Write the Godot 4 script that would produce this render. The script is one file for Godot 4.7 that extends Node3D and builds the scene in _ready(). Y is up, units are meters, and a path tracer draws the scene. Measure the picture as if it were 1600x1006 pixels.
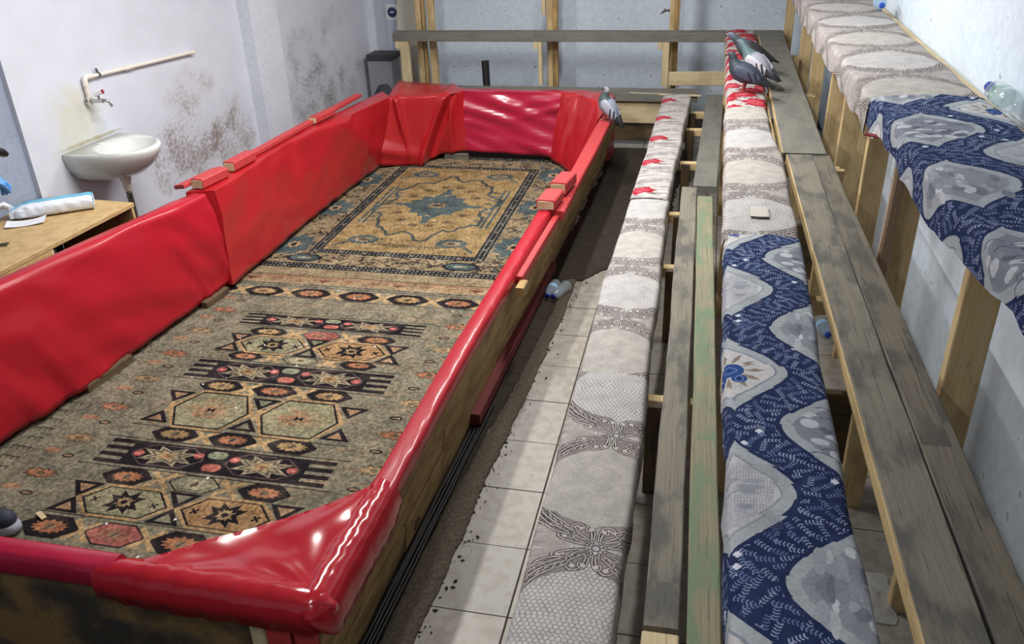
extends Node3D

const WHITE := Color(1, 1, 1)
var rng := RandomNumberGenerator.new()
var M := {}
var taken := {}

# ---------------------------------------------------------------- drawing of flat prints (dye, weave, lettering)
class Cv:
	var img: Image
	var s: float
	var ox: float
	var oy: float
	var w: int
	var h: int
	func _init(width_m: float, height_m: float, scale: float, x0: float, y0: float, col: Color) -> void:
		s = scale
		ox = x0
		oy = y0
		w = int(width_m * s)
		h = int(height_m * s)
		img = Image.create(w, h, false, Image.FORMAT_RGB8)
		img.fill(col)
	func poly(pts: PackedVector2Array, col: Color) -> void:
		var n := pts.size()
		var p := PackedVector2Array()
		var y0 := 1e9
		var y1 := -1e9
		for q in pts:
			var v := Vector2((q.x - ox) * s, (q.y - oy) * s)
			p.append(v)
			y0 = minf(y0, v.y)
			y1 = maxf(y1, v.y)
		for y in range(maxi(0, int(y0)), mini(h - 1, int(y1) + 1) + 1):
			var yc := y + 0.5
			var xs: Array[float] = []
			for i in n:
				var a := p[i]
				var b := p[(i + 1) % n]
				if (a.y <= yc) != (b.y <= yc):
					xs.append(a.x + (b.x - a.x) * (yc - a.y) / (b.y - a.y))
			xs.sort()
			for k in range(0, xs.size() - 1, 2):
				var xa := int(round(xs[k]))
				var xb := int(round(xs[k + 1]))
				if xb > xa:
					img.fill_rect(Rect2i(xa, y, xb - xa, 1), col)
	func rect(x: float, y: float, wd: float, ht: float, col: Color) -> void:
		img.fill_rect(Rect2i(int((x - ox) * s), int((y - oy) * s), maxi(1, int(wd * s)), maxi(1, int(ht * s))), col)
	func ell(c: Vector2, rx: float, ry: float, col: Color) -> void:
		var cy := (c.y - oy) * s
		var r := ry * s
		var cx := (c.x - ox) * s
		for y in range(maxi(0, int(cy - r)), mini(h - 1, int(cy + r)) + 1):
			var d := (y + 0.5 - cy) / r
			if absf(d) < 1.0:
				var hw := sqrt(1.0 - d * d) * rx * s
				var xa := int(round(cx - hw))
				var xb := int(round(cx + hw))
				if xb > xa:
					img.fill_rect(Rect2i(xa, y, xb - xa, 1), col)
	func line(a: Vector2, b: Vector2, wd: float, col: Color) -> void:
		var d := (b - a)
		if d.length() < 1e-6:
			return
		var nrm := Vector2(-d.y, d.x).normalized() * wd * 0.5
		poly(PackedVector2Array([a + nrm, b + nrm, b - nrm, a - nrm]), col)
	func path(pts: PackedVector2Array, wd: float, col: Color, close := false) -> void:
		for i in range(pts.size() - (0 if close else 1)):
			line(pts[i], pts[(i + 1) % pts.size()], wd, col)
			if wd * s > 3.0:
				ell(pts[i], wd * 0.5, wd * 0.5, col)
	func octo(c: Vector2, a: float, b: float, cut: float, col: Color) -> PackedVector2Array:
		var p := PackedVector2Array([c + Vector2(-a, -b * cut), c + Vector2(-a + b * (1 - cut) * 1.2, -b), c + Vector2(a - b * (1 - cut) * 1.2, -b), c + Vector2(a, -b * cut), c + Vector2(a, b * cut), c + Vector2(a - b * (1 - cut) * 1.2, b), c + Vector2(-a + b * (1 - cut) * 1.2, b), c + Vector2(-a, b * cut)])
		poly(p, col)
		return p
	func star(c: Vector2, a: float, b: float, n: int, inner: float, col: Color) -> void:
		var p := PackedVector2Array()
		for i in n * 2:
			var r := 1.0 if i % 2 == 0 else inner
			var t := TAU * i / (n * 2) + 0.2
			p.append(c + Vector2(cos(t) * a * r, sin(t) * b * r))
		poly(p, col)
	# wear of the yarn: multiplies grain of two sizes into the print
	func wear(seed_: int, fine: float, coarse: float, tint: Color, amount: float) -> void:
		var nz := FastNoiseLite.new()
		nz.seed = seed_
		nz.frequency = 0.22
		nz.noise_type = FastNoiseLite.TYPE_VALUE
		var a := nz.get_image(w, h, false, false, false).get_data()
		nz.noise_type = FastNoiseLite.TYPE_SIMPLEX_SMOOTH
		nz.fractal_octaves = 4
		nz.frequency = 0.012
		var b := nz.get_image(w, h, false, false, true).get_data()
		var d := img.get_data()
		var tr := tint.r * 255.0
		var tg := tint.g * 255.0
		var tb := tint.b * 255.0
		for i in w * h:
			var k := 1.0 + (a[i] - 128) * fine / 128.0 + (b[i] - 128) * coarse / 128.0
			var m := clampf((b[i] - 110) / 100.0, 0.0, 1.0) * amount
			var j := i * 3
			d[j] = clampi(int((d[j] * (1.0 - m) + tr * m) * k), 0, 255)
			d[j + 1] = clampi(int((d[j + 1] * (1.0 - m) + tg * m) * k), 0, 255)
			d[j + 2] = clampi(int((d[j + 2] * (1.0 - m) + tb * m) * k), 0, 255)
		img = Image.create_from_data(w, h, false, Image.FORMAT_RGB8, d)
	func tex() -> ImageTexture:
		img.generate_mipmaps()
		return ImageTexture.create_from_image(img)

func c8(r: int, g: int, b: int) -> Color:
	return Color(r / 255.0, g / 255.0, b / 255.0)

func V2(a: Array) -> PackedVector2Array:
	var p := PackedVector2Array()
	for q in a:
		p.append(Vector2(q[0], q[1]))
	return p

func bez(a: Vector2, b: Vector2, c: Vector2, n := 8) -> PackedVector2Array:
	var p := PackedVector2Array()
	for i in n + 1:
		var t := float(i) / n
		p.append(a * (1 - t) * (1 - t) + b * 2 * t * (1 - t) + c * t * t)
	return p

# ---------------------------------------------------------------- nodes
func numbered(called: String) -> String:
	if not taken.has(called):
		taken[called] = 0
		return called
	taken[called] += 1
	return "%s_%03d" % [called, taken[called]]

func tag(o: Node, label: String, category: String, group := "", kind := "") -> Node:
	if label != "":
		o.set_meta("label", label)
	if category != "":
		o.set_meta("category", category)
	if group != "":
		o.set_meta("group", group)
	if kind != "":
		o.set_meta("kind", kind)
	return o

func thing(called: String, label: String, category: String, at := Vector3.ZERO, turn := 0.0, group := "") -> Node3D:
	var o := Node3D.new()
	o.name = numbered(called)
	add_child(o)
	o.position = at
	o.rotation.y = turn
	tag(o, label, category, group)
	return o

func put(called: String, mesh: Mesh, mat: Material, parent: Node = self) -> MeshInstance3D:
	var o := MeshInstance3D.new()
	if parent == self:
		o.name = numbered(called)
	else:
		var n := 0
		for c in parent.get_children():
			if String(c.name) == called or String(c.name).begins_with(called + "_0") or String(c.name).begins_with(called + "_1") or String(c.name).begins_with(called + "_2"):
				n += 1
		o.name = called if n == 0 else "%s_%03d" % [called, n]
	o.mesh = mesh
	o.material_override = mat
	o.cast_shadow = GeometryInstance3D.SHADOW_CASTING_SETTING_ON
	parent.add_child(o, true)
	return o

func structure(called: String, mesh: Mesh, mat: Material) -> MeshInstance3D:
	var o := put(called, mesh, mat)
	o.set_meta("kind", "structure")
	return o

# ---------------------------------------------------------------- mesh building
func mb() -> SurfaceTool:
	var st := SurfaceTool.new()
	st.begin(Mesh.PRIMITIVE_TRIANGLES)
	return st

func fin(st: SurfaceTool) -> ArrayMesh:
	st.generate_normals()
	return st.commit()

func quad(st: SurfaceTool, a: Vector3, b: Vector3, c: Vector3, d: Vector3, ua: Vector2, ub: Vector2, uc: Vector2, ud: Vector2, smooth: int) -> void:
	st.set_smooth_group(smooth)
	for t in [[a, ua], [b, ub], [c, uc], [a, ua], [c, uc], [d, ud]]:
		st.set_uv(t[1])
		st.add_vertex(t[0])

# rings of equal length, closed round; uv in metres
func loft(st: SurfaceTool, rings: Array, smooth := 0, caps := true, u0 := 0.0, v0 := 0.0, closed := true) -> void:
	var m: int = rings[0].size()
	var us := [0.0]
	for j in m:
		us.append(us[j] + (rings[0][(j + 1) % m] - rings[0][j]).length())
	var v := v0
	for i in rings.size() - 1:
		var a: PackedVector3Array = rings[i]
		var b: PackedVector3Array = rings[i + 1]
		var mid_a := Vector3.ZERO
		var mid_b := Vector3.ZERO
		for j in m:
			mid_a += a[j]
			mid_b += b[j]
		var dv := (mid_b - mid_a).length() / m
		for j in (m if closed else m - 1):
			var k := (j + 1) % m
			quad(st, a[j], a[k], b[k], b[j], Vector2(u0 + us[j], v), Vector2(u0 + us[j + 1], v), Vector2(u0 + us[j + 1], v + dv), Vector2(u0 + us[j], v + dv), smooth)
		v += dv
	if caps and closed:
		for e in [0, rings.size() - 1]:
			var r: PackedVector3Array = rings[e]
			var c := Vector3.ZERO
			for q in r:
				c += q
			c /= m
			st.set_smooth_group(-1)
			for j in m:
				var k := (j + 1) % m
				var tri := [c, r[k], r[j]] if e == 0 else [c, r[j], r[k]]
				for q in tri:
					st.set_uv(Vector2(u0 + (q - c).x + (q - c).z, v0 + (q - c).y))
					st.add_vertex(q)

# surface z = f(s, t), s and t in 0..1
func sheet(st: SurfaceTool, n: int, m: int, f: Callable, us: float, vs: float, smooth := 0) -> void:
	var p := []
	for i in n + 1:
		var row := PackedVector3Array()
		for j in m + 1:
			row.append(f.call(float(i) / n, float(j) / m))
		p.append(row)
	for i in n:
		for j in m:
			quad(st, p[i][j], p[i][j + 1], p[i + 1][j + 1], p[i + 1][j], Vector2(us * j / m, vs * i / n), Vector2(us * (j + 1) / m, vs * i / n), Vector2(us * (j + 1) / m, vs * (i + 1) / n), Vector2(us * j / m, vs * (i + 1) / n), smooth)

func board_mesh(a: Vector3, b: Vector3, w: float, t: float, up := Vector3.UP, jit := 0.0, ch := 0.004) -> ArrayMesh:
	var d := (b - a).normalized()
	var side := d.cross(up).normalized()
	var u := side.cross(d).normalized()
	var ln := (b - a).length()
	var n := 1 if jit == 0.0 else maxi(2, int(ln / 0.3))
	var rings := []
	for i in n + 1:
		var c := a + (b - a) * (float(i) / n)
		var hw := w * 0.5
		var ht := t * 0.5
		var jl := rng.randf_range(-jit, jit)
		var jr := rng.randf_range(-jit, jit)
		var ju := rng.randf_range(-jit, jit) * 0.4
		var r := PackedVector3Array()
		for q in [[-hw + ch, ht], [hw - ch, ht], [hw, ht - ch], [hw, -ht + ch], [hw - ch, -ht], [-hw + ch, -ht], [-hw, -ht + ch], [-hw, ht - ch]]:
			r.append(c + side * (q[0] + (jl if q[0] < 0 else jr)) + u * (q[1] + ju))
		rings.append(r)
	var st := mb()
	loft(st, rings, -1, true, rng.randf() * 3.0, rng.randf() * 5.0)
	return fin(st)

func board(parent: Node, called: String, a: Vector3, b: Vector3, w: float, t: float, mat: Material, up := Vector3.UP, jit := 0.0, ch := 0.004) -> MeshInstance3D:
	return put(called, board_mesh(a, b, w, t, up, jit, ch), mat, parent)

func box_mesh(lo: Vector3, hi: Vector3, ch := 0.003) -> ArrayMesh:
	var c := (lo + hi) * 0.5
	return board_mesh(Vector3(c.x, c.y, lo.z), Vector3(c.x, c.y, hi.z), hi.x - lo.x, hi.y - lo.y, Vector3.UP, 0.0, ch)

func tube_rings(pts: PackedVector3Array, radii: Array, seg := 10) -> Array:
	var rings := []
	var ref := Vector3.UP
	for i in pts.size():
		var d: Vector3
		if i == 0:
			d = pts[1] - pts[0]
		elif i == pts.size() - 1:
			d = pts[i] - pts[i - 1]
		else:
			d = (pts[i + 1] - pts[i]).normalized() + (pts[i] - pts[i - 1]).normalized()
		d = d.normalized()
		if absf(d.dot(ref)) > 0.95:
			ref = Vector3.RIGHT if absf(d.x) < 0.9 else Vector3.BACK
		var x := d.cross(ref).normalized()
		var y := x.cross(d).normalized()
		ref = y
		var r := PackedVector3Array()
		for k in seg:
			var t := TAU * k / seg
			r.append(pts[i] + (x * cos(t) + y * sin(t)) * radii[i])
		rings.append(r)
	return rings

func tube(st: SurfaceTool, pts: PackedVector3Array, rad, seg := 10, smooth := 0) -> void:
	var radii := []
	for i in pts.size():
		radii.append(rad[i] if rad is Array else rad)
	loft(st, tube_rings(pts, radii, seg), smooth)

func tube_mesh(pts: Array, rad, seg := 10) -> ArrayMesh:
	var st := mb()
	tube(st, PackedVector3Array(pts), rad, seg)
	return fin(st)

# turned shape: profile of [radius, height] about the y axis at base c
func lathe(st: SurfaceTool, c: Vector3, prof: Array, seg := 16, axis := Vector3.UP) -> void:
	var rings := []
	var q := Quaternion(Vector3.UP, axis.normalized()) if not axis.normalized().is_equal_approx(Vector3.UP) else Quaternion.IDENTITY
	for p in prof:
		var r := PackedVector3Array()
		for k in seg:
			var t := -TAU * k / seg
			r.append(c + q * Vector3(cos(t) * p[0], p[1], sin(t) * p[0]))
		rings.append(r)
	loft(st, rings, 0)

# ---------------------------------------------------------------- materials
func mat(col: Color, rough := 0.8, spec := 0.5) -> StandardMaterial3D:
	var m := StandardMaterial3D.new()
	m.albedo_color = col
	m.roughness = rough
	m.metallic_specular = spec
	return m

func tmat(tex: Texture2D, rough := 0.85, uv := Vector3(1, 1, 1), off := Vector3.ZERO) -> StandardMaterial3D:
	var m := StandardMaterial3D.new()
	m.albedo_texture = tex
	m.roughness = rough
	m.uv1_scale = uv
	m.uv1_offset = off
	return m

# grain runs along v; the picture covers 0.5 m across and 2.5 m along
func wood(seed_: int, base: Color, dark: Color, pale: Color, dirt: Color, grain := 0.5, blotch := 0.5, cracks := 0.5) -> StandardMaterial3D:
	var w := 256
	var h := 640
	var n1 := FastNoiseLite.new()
	n1.seed = seed_
	n1.frequency = 1.0
	n1.fractal_octaves = 2
	var n2 := FastNoiseLite.new()
	n2.seed = seed_ + 7
	n2.frequency = 1.0
	n2.fractal_octaves = 4
	var d := PackedByteArray()
	d.resize(w * h * 3)
	for y in h:
		for x in w:
			var u := x / float(w) * 0.5
			var v := y / float(h) * 2.5
			var wob := n1.get_noise_2d(u * 5.0, v * 1.6) * 0.014
			var g := n1.get_noise_2d((u + wob) * 150.0, v * 1.5)
			var f := n1.get_noise_2d(u * 320.0 + 40.0, v * 16.0)
			var b := n2.get_noise_2d(u * 7.0 + 9.0, v * 3.0)
			var c := base.lerp(dark, clampf(g * 0.9 + f * 0.5, 0.0, 1.0) * grain)
			c = c.lerp(pale, clampf(-g * 0.8 + f * 0.7 - b * 0.6, 0.0, 1.0) * grain)
			c = c.lerp(dirt, clampf(b * 2.4 + 0.15 + f * 0.5, 0.0, 1.0) * blotch)
			if g > 0.52 and n1.get_noise_2d(u * 60.0, v * 0.9 + 20.0) > 0.15:
				c = c.lerp(dark * 0.5, cracks)
			var j := (y * w + x) * 3
			d[j] = clampi(int(c.r * 255.0), 0, 255)
			d[j + 1] = clampi(int(c.g * 255.0), 0, 255)
			d[j + 2] = clampi(int(c.b * 255.0), 0, 255)
	var img := Image.create_from_data(w, h, false, Image.FORMAT_RGB8, d)
	img.generate_mipmaps()
	return tmat(ImageTexture.create_from_image(img), 0.82, Vector3(2.0, 0.4, 1.0))

# plain colour with patches and specks, square picture covering `size` metres
func mottled(seed_: int, a: Color, b: Color, speck: Color, size: float, coarse := 0.012, specks := 0.0, amount := 0.5, rough := 0.85) -> StandardMaterial3D:
	var w := 384
	var n1 := FastNoiseLite.new()
	n1.seed = seed_
	n1.frequency = coarse
	n1.fractal_octaves = 5
	var big := n1.get_seamless_image(w, w).get_data()
	n1.seed = seed_ + 3
	n1.frequency = 0.12
	n1.fractal_octaves = 2
	var sm := n1.get_seamless_image(w, w).get_data()
	var d := PackedByteArray()
	d.resize(w * w * 3)
	for i in w * w:
		var c := a.lerp(b, clampf((big[i] - 100) / 90.0, 0.0, 1.0) * amount)
		c = c * (1.0 + (sm[i] - 128) * 0.0003)
		if specks > 0.0 and sm[i] > 255.0 * (1.0 - specks):
			c = c.lerp(speck, 0.7)
		d[i * 3] = clampi(int(c.r * 255.0), 0, 255)
		d[i * 3 + 1] = clampi(int(c.g * 255.0), 0, 255)
		d[i * 3 + 2] = clampi(int(c.b * 255.0), 0, 255)
	var img := Image.create_from_data(w, w, false, Image.FORMAT_RGB8, d)
	img.generate_mipmaps()
	return tmat(ImageTexture.create_from_image(img), rough, Vector3(1.0 / size, 1.0 / size, 1.0))

# ---------------------------------------------------------------- prints
func scroll(cv: Cv, c: Vector2, sx: float, sy: float, k: float, dark: Color, pale: Color) -> void:
	# one quarter of the arabesque cross: stems that end in curls
	var hw := 0.24 * k
	var hl := 0.29 * k
	var stems := [
		[Vector2(0.05, 0.07), Vector2(0.06, 0.30), Vector2(0.20, 0.38), 0.075, -1.0, 1.0],
		[Vector2(0.10, 0.03), Vector2(0.34, 0.06), Vector2(0.46, 0.16), 0.075, 1.0, 1.0],
		[Vector2(0.03, 0.10), Vector2(0.01, 0.26), Vector2(0.08, 0.30), 0.05, -1.0, 0.8],
		[Vector2(0.14, 0.05), Vector2(0.26, 0.10), Vector2(0.30, 0.18), 0.045, 1.0, 0.8],
		[Vector2(0.08, 0.10), Vector2(0.24, 0.20), Vector2(0.36, 0.40), 0.06, -1.0, 0.9],
		[Vector2(0.12, 0.10), Vector2(0.30, 0.18), Vector2(0.46, 0.36), 0.06, 1.0, 0.9],
		[Vector2(0.28, 0.22), Vector2(0.36, 0.46), Vector2(0.50, 0.54), 0.07, -1.0, 1.0],
		[Vector2(0.34, 0.22), Vector2(0.56, 0.28), Vector2(0.66, 0.38), 0.07, 1.0, 1.0],
		[Vector2(0.40, 0.40), Vector2(0.50, 0.64), Vector2(0.64, 0.70), 0.06, -1.0, 1.0],
		[Vector2(0.50, 0.36), Vector2(0.74, 0.44), Vector2(0.82, 0.56), 0.06, 1.0, 1.0],
		[Vector2(0.56, 0.56), Vector2(0.66, 0.80), Vector2(0.80, 0.86), 0.05, -1.0, 1.0],
		[Vector2(0.66, 0.54), Vector2(0.88, 0.62), Vector2(0.96, 0.74), 0.05, 1.0, 1.0],
		[Vector2(0.72, 0.74), Vector2(0.82, 0.94), Vector2(0.94, 0.98), 0.04, -1.0, 0.9],
		[Vector2(0.30, 0.28), Vector2(0.60, 0.52), Vector2(1.0, 1.0), 0.0, 1.0, 1.0],
		[Vector2(0.26, 0.30), Vector2(0.50, 0.60), Vector2(0.96, 1.04), 0.0, 1.0, 0.9],
		[Vector2(0.36, 0.26), Vector2(0.66, 0.46), Vector2(1.04, 0.96), 0.0, 1.0, 0.9]]
	var band := PackedVector2Array()
	for v in [Vector2(0.0, 0.12), Vector2(0.10, 0.34), Vector2(0.40, 0.56), Vector2(0.66, 0.80), Vector2(0.96, 1.06), Vector2(1.06, 0.94), Vector2(0.86, 0.62), Vector2(0.60, 0.36), Vector2(0.36, 0.08), Vector2(0.12, 0.0)]:
		band.append(c + Vector2(v.x * sx * hw, v.y * (1.0 - 0.30 * sin(PI * clampf((v.x - 0.1) / 0.9, 0.0, 1.0))) * sy * hl))
	cv.poly(band, c8(132, 127, 127))
	for sm in stems:
		for pas in 2:
			var p := bez(sm[0], sm[1], sm[2], 8)
			if sm[3] > 0.0:
				var e: Vector2 = sm[2]
				var dir: Vector2 = (sm[2] - sm[1]).normalized()
				var nrm: Vector2 = Vector2(-dir.y, dir.x) * float(sm[4])
				var cc: Vector2 = e + nrm * sm[3]
				var a0 := (e - cc).angle()
				for i in range(1, 11):
					var t := i / 10.0
					p.append(cc + Vector2.from_angle(a0 + sm[4] * t * 5.2) * sm[3] * (1.0 - 0.55 * t))
			var q := PackedVector2Array()
			for v in p:
				q.append(c + Vector2(v.x * sx * hw, v.y * (1.0 - 0.30 * sin(PI * clampf((v.x - 0.1) / 0.9, 0.0, 1.0))) * sy * hl))
			if pas == 0:
				cv.path(q, 0.0120 * sm[5], dark)
			else:
				cv.path(q, 0.0044 * sm[5], pale)
				if sm[3] > 0.0:
					cv.ell(q[q.size() - 1], 0.0075, 0.0075, pale)

func make_damask() -> ImageTexture:
	var ground := c8(170, 167, 162)
	var cv := Cv.new(0.48, 1.15, 900.0, -0.24, 0.0, ground)
	# dotted oval
	var dot := c8(190, 189, 188)
	cv.rect(-0.24, 0.575, 0.48, 0.575, c8(152, 151, 152))
	var row := 0
	var y := 0.58
	while y < 1.15:
		var x := -0.24 + (0.008 if row % 2 == 0 else 0.0)
		while x < 0.24:
			cv.ell(Vector2(x, y), 0.0058, 0.0062, dot)
			x += 0.016
		y += 0.0135
		row += 1
	for vc in [0.0, 0.575, 1.15]:
		# wing patches beside each cross, at the edge of the repeat
		for sx in [-1.0, 1.0]:
			cv.poly(V2([[sx * 0.25, vc - 0.23], [sx * 0.12, vc - 0.05], [sx * 0.08, vc], [sx * 0.12, vc + 0.05], [sx * 0.25, vc + 0.23]]), c8(158, 153, 150))
			for k in 9:
				var yy: float = vc - 0.09 + k * 0.022
				cv.poly(V2([[sx * 0.25, yy], [sx * (0.13 + 0.02 * (k % 3)), yy + 0.006], [sx * 0.25, yy + 0.013]]), c8(128, 124, 132) if k % 2 == 0 else c8(196, 193, 194))
	for vc in [0.0, 0.575, 1.15]:
		for sx in [-1.0, 1.0]:
			for sy in [-1.0, 1.0]:
				scroll(cv, Vector2(0, vc), sx, sy, 1.0, c8(76, 71, 73), c8(190, 185, 180))
		cv.ell(Vector2(0, vc), 0.015, 0.015, c8(84, 80, 88))
		cv.ell(Vector2(0, vc), 0.010, 0.010, c8(176, 172, 176))
	cv.wear(11, 0.10, 0.06, c8(180, 174, 165), 0.16)
	return cv.tex()

func ogee(c: Vector2, hw: float, hl: float) -> PackedVector2Array:
	# pointed at both ends along y, swelling in the middle
	var p := PackedVector2Array()
	for side in [1.0, -1.0]:
		for i in 24:
			var s := -1.0 + 2.0 * i / 24.0
			p.append(c + Vector2(side * hw * pow(0.5 + 0.5 * cos(PI * s), 0.72), side * s * hl))
	return p

func make_blue() -> ImageTexture:
	var navy := c8(38, 49, 84)
	var cv := Cv.new(0.56, 1.10, 800.0, -0.28, 0.0, navy)
	rng.seed = 77
	# fern sprigs
	for i in 560:
		var c := Vector2(-0.28 + 0.56 * fmod(i * 0.6180339 + rng.randf() * 0.03, 1.0), 1.1 * i / 560.0)
		var a := rng.randf_range(-0.9, 0.9) + (0.5 if sin(c.y * TAU / 0.55) > 0 else -0.5)
		var d := Vector2.from_angle(a)
		var nn := Vector2(-d.y, d.x)
		var col := c8(92, 110, 152).lerp(c8(184, 194, 214), rng.randf() * 0.7)
		for k in 5:
			var b := c + d * (k - 2) * 0.0085
			cv.line(b, b + nn * 0.007 + d * 0.004, 0.0034, col)
			cv.line(b, b - nn * 0.007 + d * 0.004, 0.0034, col)
	for i in 26:
		var c := Vector2(rng.randf_range(-0.27, 0.27), rng.randf_range(0.01, 1.09))
		for k in 4:
			cv.ell(c + Vector2.from_angle(k * 1.57) * 0.005, 0.005, 0.005, c8(206, 212, 226))
	var n := 0
	for m in [[0.0, 0.275], [0.0, 0.825], [-0.28, 0.0], [-0.28, 0.55], [-0.28, 1.1], [0.28, 0.0], [0.28, 0.55], [0.28, 1.1]]:
		var c := Vector2(m[0], m[1])
		cv.poly(ogee(c, 0.176, 0.222), navy)
		cv.poly(ogee(c, 0.162, 0.208), c8(162, 170, 176))
		cv.poly(ogee(c, 0.132, 0.160), c8(142, 148, 156))
		n += 1
		if m[0] == 0.0 and m[1] < 0.5:
			# blossom in greys
			cv.poly(ogee(c, 0.129, 0.156), c8(128, 134, 146))
			for k in 22:
				var q := c + Vector2(rng.randf_range(-0.09, 0.09), rng.randf_range(-0.10, 0.10))
				cv.ell(q, rng.randf_range(0.012, 0.03), rng.randf_range(0.010, 0.022), c8(184, 190, 196) if k % 3 > 0 else c8(96, 102, 116))
			for k in 10:
				var q := c + Vector2(rng.randf_range(-0.10, 0.10), rng.randf_range(-0.11, 0.11))
				cv.path(bez(q, q + Vector2(0.02, 0.02), q + Vector2(0.05, -0.005), 5), 0.004, c8(84, 90, 106))
		elif m[0] == 0.0:
			cv.poly(ogee(c, 0.129, 0.156), c8(140, 145, 154))
			for k in 40:
				var q := c + Vector2(rng.randf_range(-0.10, 0.10), rng.randf_range(-0.12, 0.12))
				cv.ell(q, rng.randf_range(0.006, 0.018), rng.randf_range(0.012, 0.04), c8(112, 118, 130).lerp(c8(198, 203, 210), rng.randf()))
		elif absf(m[1] - 0.55) < 0.1:
			# white oval with a blue rose
			cv.poly(ogee(c, 0.126, 0.150), c8(192, 192, 194))
			cv.path(ogee(c, 0.131, 0.158), 0.003, c8(120, 128, 142), true)
			for k in 12:
				var a := TAU * k / 12.0
				var q := c + Vector2.from_angle(a) * 0.04
				cv.poly(PackedVector2Array([q, q + Vector2.from_angle(a + 0.25) * 0.035, q + Vector2.from_angle(a) * 0.062, q + Vector2.from_angle(a - 0.25) * 0.035]), c8(138, 126, 118))
			for q in [Vector2(0, 0), Vector2(0.03, -0.045), Vector2(-0.03, -0.045)]:
				cv.ell(c + q, 0.042 if q == Vector2.ZERO else 0.022, 0.038 if q == Vector2.ZERO else 0.020, c8(50, 78, 138))
				cv.path(ogee(c + q, 0.022 if q == Vector2.ZERO else 0.011, 0.02), 0.0035, c8(112, 138, 186), true)
				cv.ell(c + q, 0.008, 0.008, c8(34, 54, 104))
		else:
			cv.poly(ogee(c, 0.126, 0.150), c8(186, 188, 194))
			for k in 34:
				cv.rect(c.x - 0.11, c.y - 0.12 + k * 0.007, 0.22, 0.0016, c8(128, 134, 144))
				cv.rect(c.x - 0.12 + k * 0.007, c.y - 0.10, 0.0016, 0.20, c8(140, 145, 154))
			for k in 14:
				var q := c + Vector2(rng.randf_range(-0.07, 0.07), rng.randf_range(-0.06, 0.07))
				cv.ell(q, 0.02, 0.01, c8(146, 150, 160))
	cv.wear(21, 0.10, 0.05, c8(150, 155, 168), 0.06)
	return cv.tex()

func make_floral(red_amount: float, sd: int) -> ImageTexture:
	var cv := Cv.new(0.6, 0.6, 700.0, -0.3, 0.0, c8(180, 176, 172))
	rng.seed = sd
	for k in 46:
		var a := Vector2(rng.randf_range(-0.3, 0.2), rng.randf_range(0.0, 0.6))
		var p := bez(a, a + Vector2(0.06, rng.randf_range(-0.05, 0.05)), a + Vector2(0.13, rng.randf_range(-0.03, 0.06)), 7)
		cv.path(p, 0.022, c8(120, 116, 120))
		cv.path(p, 0.007, c8(186, 182, 180))
	for k in 26:
		var a := Vector2(rng.randf_range(-0.3, 0.25), rng.randf_range(0.0, 0.6))
		cv.poly(PackedVector2Array([a, a + Vector2(0.04, 0.008), a + Vector2(0.075, -0.004), a + Vector2(0.03, -0.012)]), c8(200, 197, 194))
	var spots := [[-0.07, 0.28]] if red_amount < 0.5 else [[-0.16, 0.12], [0.0, 0.30], [0.16, 0.12], [-0.12, 0.48], [0.14, 0.46], [0.02, 0.02], [0.02, 0.60], [-0.05, 0.20], [0.08, 0.40]]
	for q in spots:
		var c := Vector2(q[0], q[1])
		for k in 13:
			var a := TAU * k / 13.0
			var r := rng.randf_range(0.055, 0.105) * (0.9 if red_amount < 0.5 else 1.0)
			cv.poly(PackedVector2Array([c, c + Vector2.from_angle(a - 0.35) * r * 0.7, c + Vector2.from_angle(a) * r, c + Vector2.from_angle(a + 0.35) * r * 0.7]), c8(158, 36, 52))
		for k in 4:
			cv.path(ogee(c, 0.016 + 0.010 * k, 0.014 + 0.010 * k), 0.003, c8(206, 120, 128), true)
		cv.poly(PackedVector2Array([c + Vector2(0.05, -0.06), c + Vector2(0.10, -0.05), c + Vector2(0.09, -0.068)]), c8(92, 96, 92))
	cv.wear(sd, 0.10, 0.06, c8(190, 182, 176), 0.12)
	return cv.tex()

func lozenge_row(cv: Cv, y: float, xs: Array, a: float, b: float, cols: Array) -> void:
	var ink_edge := c8(34, 30, 32)
	# a row of octagons with saw-edged hearts and crossing bars between
	for i in xs.size() - 1:
		var m: float = (xs[i] + xs[i + 1]) * 0.5
		cv.line(Vector2(m - 0.055, y - b), Vector2(m + 0.055, y + b), 0.024, c8(158, 132, 96))
		cv.line(Vector2(m - 0.055, y + b), Vector2(m + 0.055, y - b), 0.024, c8(158, 132, 96))
	for i in xs.size():
		var c := Vector2(xs[i], y)
		var kind: int = cols[i % cols.size()]
		var body: Color = [c8(36, 32, 33), c8(36, 32, 34), c8(116, 112, 92), c8(140, 82, 76)][kind]
		var heart: Color = [c8(150, 124, 88), c8(146, 98, 72), c8(142, 136, 112), c8(128, 84, 70)][kind]
		cv.octo(c, a * 1.16, b * 1.10, 0.10, ink_edge)
		cv.octo(c, a * 1.08, b * 1.0, 0.10, body)
		cv.star(c, a * 0.78, b * 0.74, 13, 0.74, heart)
		cv.octo(c, a * 0.20, b * 0.28, 0.4, c8(112, 96, 78))
		cv.line(c + Vector2(-0.012, -b * 0.3), c + Vector2(0.012, b * 0.3), 0.007, c8(52, 44, 42))

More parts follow.
